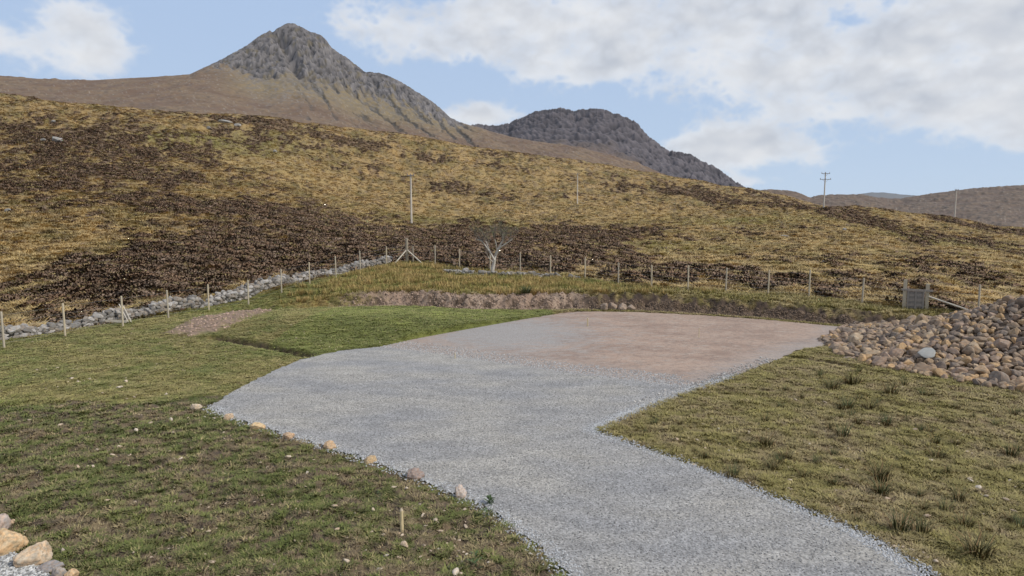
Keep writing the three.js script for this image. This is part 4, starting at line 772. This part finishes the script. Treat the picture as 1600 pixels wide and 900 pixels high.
// ---------------------------------------------------------------- the bare tree
{
  const [x, D] = [ray(768, 428)[0] * 43.4, 43.4], y = ground(x, D) - .05, g = group('bare_tree', x, y, -D); tag(g, 'small pale barked tree with thin twiggy crown by the fence', 'tree');
  const rt = mulberry(77), limbs = [], twigs = [], leaves = [];
  const tube = (pts, r0, r1, list, sides) => { const c = new THREE.CatmullRomCurve3(pts), n = Math.max(3, pts.length * 3), gg = new THREE.TubeGeometry(c, n, 1, sides), p = gg.attributes.position; for (let i = 0; i <= n; i++) { const ce = c.getPointAt(i / n), r = mix(r0, r1, i / n); for (let j = 0; j <= sides; j++) { const k = i * (sides + 1) + j; p.setXYZ(k, ce.x + (p.getX(k) - ce.x) * r, ce.y + (p.getY(k) - ce.y) * r, ce.z + (p.getZ(k) - ce.z) * r); } } gg.computeVertexNormals(); list.push(gg); return c; };
  const V = (a, b, c) => new THREE.Vector3(a, b, c);
  tube([V(0, -.2, 0), V(.06, .3, .02), V(.12, .6, 0), V(.2, .98, .03)], .15, .1, limbs, 9);
  for (const a of [.3, 2.2, 4.1]) tube([V(Math.cos(a) * .3, -.12, Math.sin(a) * .3), V(Math.cos(a) * .14, .03, Math.sin(a) * .14), V(.05, .3, 0)], .05, .09, limbs, 6);
  const main = [[[.19, .95, .03], [0, 1.3, .05], [-.3, 1.75, .0], [-.62, 2.15, -.1], [-1.0, 2.3, -.15]], [[.2, .96, 0], [.3, 1.4, -.1], [.5, 1.8, -.2], [.72, 2.2, -.1], [.7, 2.65, 0]], [[.28, 1.3, 0], [.55, 1.75, .2], [.9, 2.0, .3], [1.35, 2.3, .35]], [[.14, .8, 0], [-.05, .98, .2], [-.22, 1.2, .35]], [[.35, 1.5, 0], [.3, 2.0, .3], [.15, 2.5, .4]], [[.1, 1.15, 0], [-.2, 1.7, -.4], [-.4, 2.2, -.7]], [[.4, 1.6, -.1], [.6, 2.0, -.5], [.8, 2.4, -.8]]];
  const grow = (p, dir, len, r, lvl) => {
    const bend = V(rt() - .5, rt() * .35, rt() - .5).multiplyScalar(.55), d = dir.clone().add(bend).normalize(), m = p.clone().addScaledVector(dir, len * .5), e = m.clone().addScaledVector(d, len * .5);
    tube([p, m, e], r, r * .55, lvl < 1 ? limbs : twigs, lvl < 1 ? 5 : 3);
    if (lvl < 4) { const n = lvl < 1 ? 4 : lvl < 3 ? 3 : 2; for (let i = 0; i < n; i++) { const t = .35 + .65 * rt(), q = p.clone().lerp(e, t); grow(q, d.clone().add(V(rt() - .5, rt() * .7 - .12, rt() - .5).multiplyScalar(1.5)).normalize(), len * (.55 + .25 * rt()), r * .55, lvl + 1); } }
    else if (e.y > 2.1 && rt() < .75) for (let i = 0; i < 2; i++) leaves.push(e.clone().add(V(rt() - .5, rt() - .5, rt() - .5).multiplyScalar(.16)));
  };
  main.forEach((l, i) => { const pts = l.map(q => V(...q)), c = tube(pts, i < 3 ? .075 : .045, .025, limbs, 7); const n = i === 3 ? 2 : 5; for (let k = 0; k < n; k++) { const t = i === 3 ? .8 + .2 * rt() : .5 + .5 * (k + rt()) / n, p = c.getPointAt(Math.min(t, 1)), d = c.getTangentAt(Math.min(t, 1)).add(V(rt() - .5, .35 + rt() * .4, rt() - .5).multiplyScalar(1.1)).normalize(); grow(p, d, .42 + .15 * rt(), .022, i === 3 ? 3 : 1); } });
  mesh('trunk', mergeGeometries(limbs), mat(.40, .37, .33, .9), g);
  const crown = mesh('crown', mergeGeometries(twigs), mat(.19, .165, .14, .9), g);
  const lp = []; for (const l of leaves) { const a = rt() * 6.28, s = .022 + .02 * rt(), u = V(Math.cos(a), rt() - .5, Math.sin(a)).multiplyScalar(s), w = V(-Math.sin(a), rt() - .3, Math.cos(a)).multiplyScalar(s * .8); const A = l.clone().sub(u), B2 = l.clone().add(w), Cc = l.clone().add(u), E = l.clone().sub(w); lp.push(...A.toArray(), ...B2.toArray(), ...Cc.toArray(), ...A.toArray(), ...Cc.toArray(), ...E.toArray()); }
  const lg = new THREE.BufferGeometry(); lg.setAttribute('position', new THREE.Float32BufferAttribute(lp, 3)); lg.computeVertexNormals();
  const lm = mesh('young_leaves', lg, new THREE.MeshStandardMaterial({ color: new THREE.Color().setRGB(.13, .15, .06), roughness: .9, side: THREE.DoubleSide }), crown); lm.userData.kind = 'stuff';
  console.log('tree', twigs.length, leaves.length);
}

// ---------------------------------------------------------------- rushes and weeds
{
  const spots = [[1280, 590, 1.2], [1301, 608, 2], [1331, 600, 1.9], [1341, 584], [1356, 580], [1392, 617, 1.6], [1411, 595], [1413, 604, 1.1], [1439, 607], [1441, 618, 1.3], [1456, 619], [1252, 625], [1323, 638, 1.5], [1314, 640, 1.1], [1360, 638, 1.6], [1371, 631], [1341, 624], [1407, 634], [1384, 664, 1.4], [1415, 659], [1339, 663, 1.2], [1330, 650], [1312, 654], [1295, 659], [1316, 684, 1.5], [1296, 672], [1271, 684], [1437, 675], [1453, 678, 1.2], [1393, 683], [1461, 694, 1.2], [1495, 639], [1493, 695], [1585, 649, 1.1], [1544, 691], [1464, 715, 1.2], [1581, 713, 1.3], [1591, 707], [1227, 718, 1.3], [1276, 724], [1304, 712], [1371, 740, 1.2], [1216, 724], [1208, 733, 1.1], [1240, 621], [1228, 612], [1195, 660, 1.1], [1197, 697, 1.5], [1144, 745, 1.2], [1302, 757], [1377, 752, 1.7], [1378, 772, 1.4], [1436, 776], [1444, 799], [1478, 799, 1.2], [1498, 783, 1.2], [1508, 822, 1.3], [1408, 831, 1.5], [1439, 835, 1.3], [1530, 868, 1.7], [1594, 824, 1.2], [1580, 815], [1438, 672, .8], [1305, 711, .8], [1102, 717, 1.2], [1063, 666], [1022, 663], [1007, 676], [1215, 591, .8], [1220, 635], [1227, 613, .8], [988, 682], [1086, 708, .8], [1150, 690, .8], [1255, 745], [1340, 815], [1480, 742], [1550, 735], [1420, 715, .9], [1520, 655, .9], [1475, 655, .8], [1555, 665, .8]];
  const protos = [0, 1, 2].map(k => { const g = new THREE.Group(); const a = new THREE.Mesh(bladeTuft(46, 500 + k, .34, .45, .022, 3), new THREE.MeshStandardMaterial({ color: new THREE.Color().setRGB(.05 + .01 * k, .064, .018), roughness: .8, side: THREE.DoubleSide })); a.name = 'green_stems'; const b = new THREE.Mesh(bladeTuft(22, 520 + k, .38, .8, .02, 3), new THREE.MeshStandardMaterial({ color: new THREE.Color().setRGB(.19, .12, .05), roughness: .9, side: THREE.DoubleSide })); b.name = 'dead_stems'; shadowed(a); shadowed(b); g.add(a, b); return g; });
  spots.forEach(([px, py, k = .9], i) => { const [x, D] = flat(px, py), o = protos[i % 3].clone(); o.name = numbered('rush_tuft'); scene.add(o); const s = k * (k >= 1.5 ? .225 : .19) * rr(.9, 1.15); o.position.set(x, ground(x, D) - .01, -D); o.scale.set(s * 1.25, s * rr(.95, 1.2), s * 1.25); o.rotation.y = R() * 6.28; const cls = k >= 1.5 ? 'large' : k >= 1.05 ? 'middling' : 'small', nearHeap = py < 640 && px > 1230; tag(o, { large: 'broad dense rush clump', middling: 'medium rush tuft', small: 'small thin rush tuft' }[cls] + (nearHeap ? ' in the grass between earth pad and stone heap' : ' in the open grass right of the drive'), 'rush tuft', cls + (nearHeap ? ' rush tufts by the stone heap' : ' rush tufts right of the drive')); });
  // broad-leaved weeds by the edge of the drive
  const leaf = (() => { const s = new THREE.Shape(); s.moveTo(0, 0); s.quadraticCurveTo(.22, .35, 0, 1); s.quadraticCurveTo(-.22, .35, 0, 0); const g = new THREE.ShapeGeometry(s, 5), p = g.attributes.position; for (let i = 0; i < p.count; i++) { const t = p.getY(i); p.setXYZ(i, p.getX(i), t * .75 - .35 * t * t + Math.abs(p.getX(i)) * .4, t * .8); } g.computeVertexNormals(); return g; })();
  for (const [px, py, s, n, l] of [[766, 790, .24, 70, 'bushy dark green weed at the very edge of the drive beside the upright boulder'], [762, 811, .19, 22, 'small leafy weed in bare soil below the bushy edge weed'], [744, 888, .26, 26, 'spreading green weed among pale stones at the foot of the slope'], [590, 781, .19, 20, 'dark leafy weed growing alone in the rough slope'], [113, 664, .16, 16, 'bluish green weed in the rough grass of the left slope']]) {
    const [x, D] = flat(px, py), g = group('leafy_weed', x, ground(x, D), -D); tag(g, l, 'weed');
    const m = new THREE.MeshStandardMaterial({ color: new THREE.Color().setRGB(.055, .095, .03), roughness: .75, side: THREE.DoubleSide });
    for (let i = 0; i < n; i++) { const o = mesh('leaf', leaf, m, g), q = s * rr(.22, .5); o.scale.set(q, q * rr(.7, 1.2), q); o.rotation.y = i * 2.4 + rr(-.3, .3); o.position.set(rr(-.2, .2) * s, s * rr(0, .75), rr(-.2, .2) * s); o.rotation.x = rr(-.5, .2); }
  }
  const [bx, bD] = [ray(822, 468)[0] * 35.2, 35.2], sb = group('small_shrub', bx, ground(bx, bD), -bD); tag(sb, 'little green shrub growing out of the pale cut bank', 'shrub');
  mesh('foliage', bladeTuft(90, 700, .6, .9, .05, 3).scale(.35, .5, .35), mat(.07, .085, .03, .9, { side: THREE.DoubleSide }), sb);
}
// ---------------------------------------------------------------- rock outcrops on the moor
for (const [px, py, w, h, l] of [[18, 151, 26, 7, 'grey outcrop cluster on the top left skyline of the moor'], [36, 153, 14, 6, 'smaller grey outcrop on the skyline beside the larger cluster'], [90, 224, 24, 8, 'pale rock slab in dark heather on the upper slope'], [68, 223, 12, 5, 'low rock beside the pale slab in dark heather'], [12, 331, 12, 6, 'white boulder at the edge of straw grass on the left slope'], [352, 194, 20, 5, 'long pale outcrop on the ridge below the pointed mountain'], [372, 199, 14, 5, 'grey rock just below the long pale outcrop'], [326, 201, 10, 5, 'round pale boulder on the green part of the ridge'], [430, 240, 9, 5, 'small grey boulder halfway down the golden stripe'], [84, 192, 10, 4, 'small pale rock above the slab on the upper slope'], [1225, 370, 16, 4, 'flat pale rock in the golden moor grass beneath the valley gap'], [1320, 362, 9, 4, 'pale boulder in moor grass close to the two crossarm pole'], [1286, 412, 6, 5, 'little pale stone in straw grass uphill from the fence']]) {
  const [x, D] = groundAt(px, py, 30); boulder(px, py, w, h * 1.1, stoneMat(.25, .24, .225), l, px, { at: [x, D], y: ground(x, D), name: 'rock_outcrop', category: 'rock', sink: .5, deep: .7 });
}
renderer.render(scene, camera);
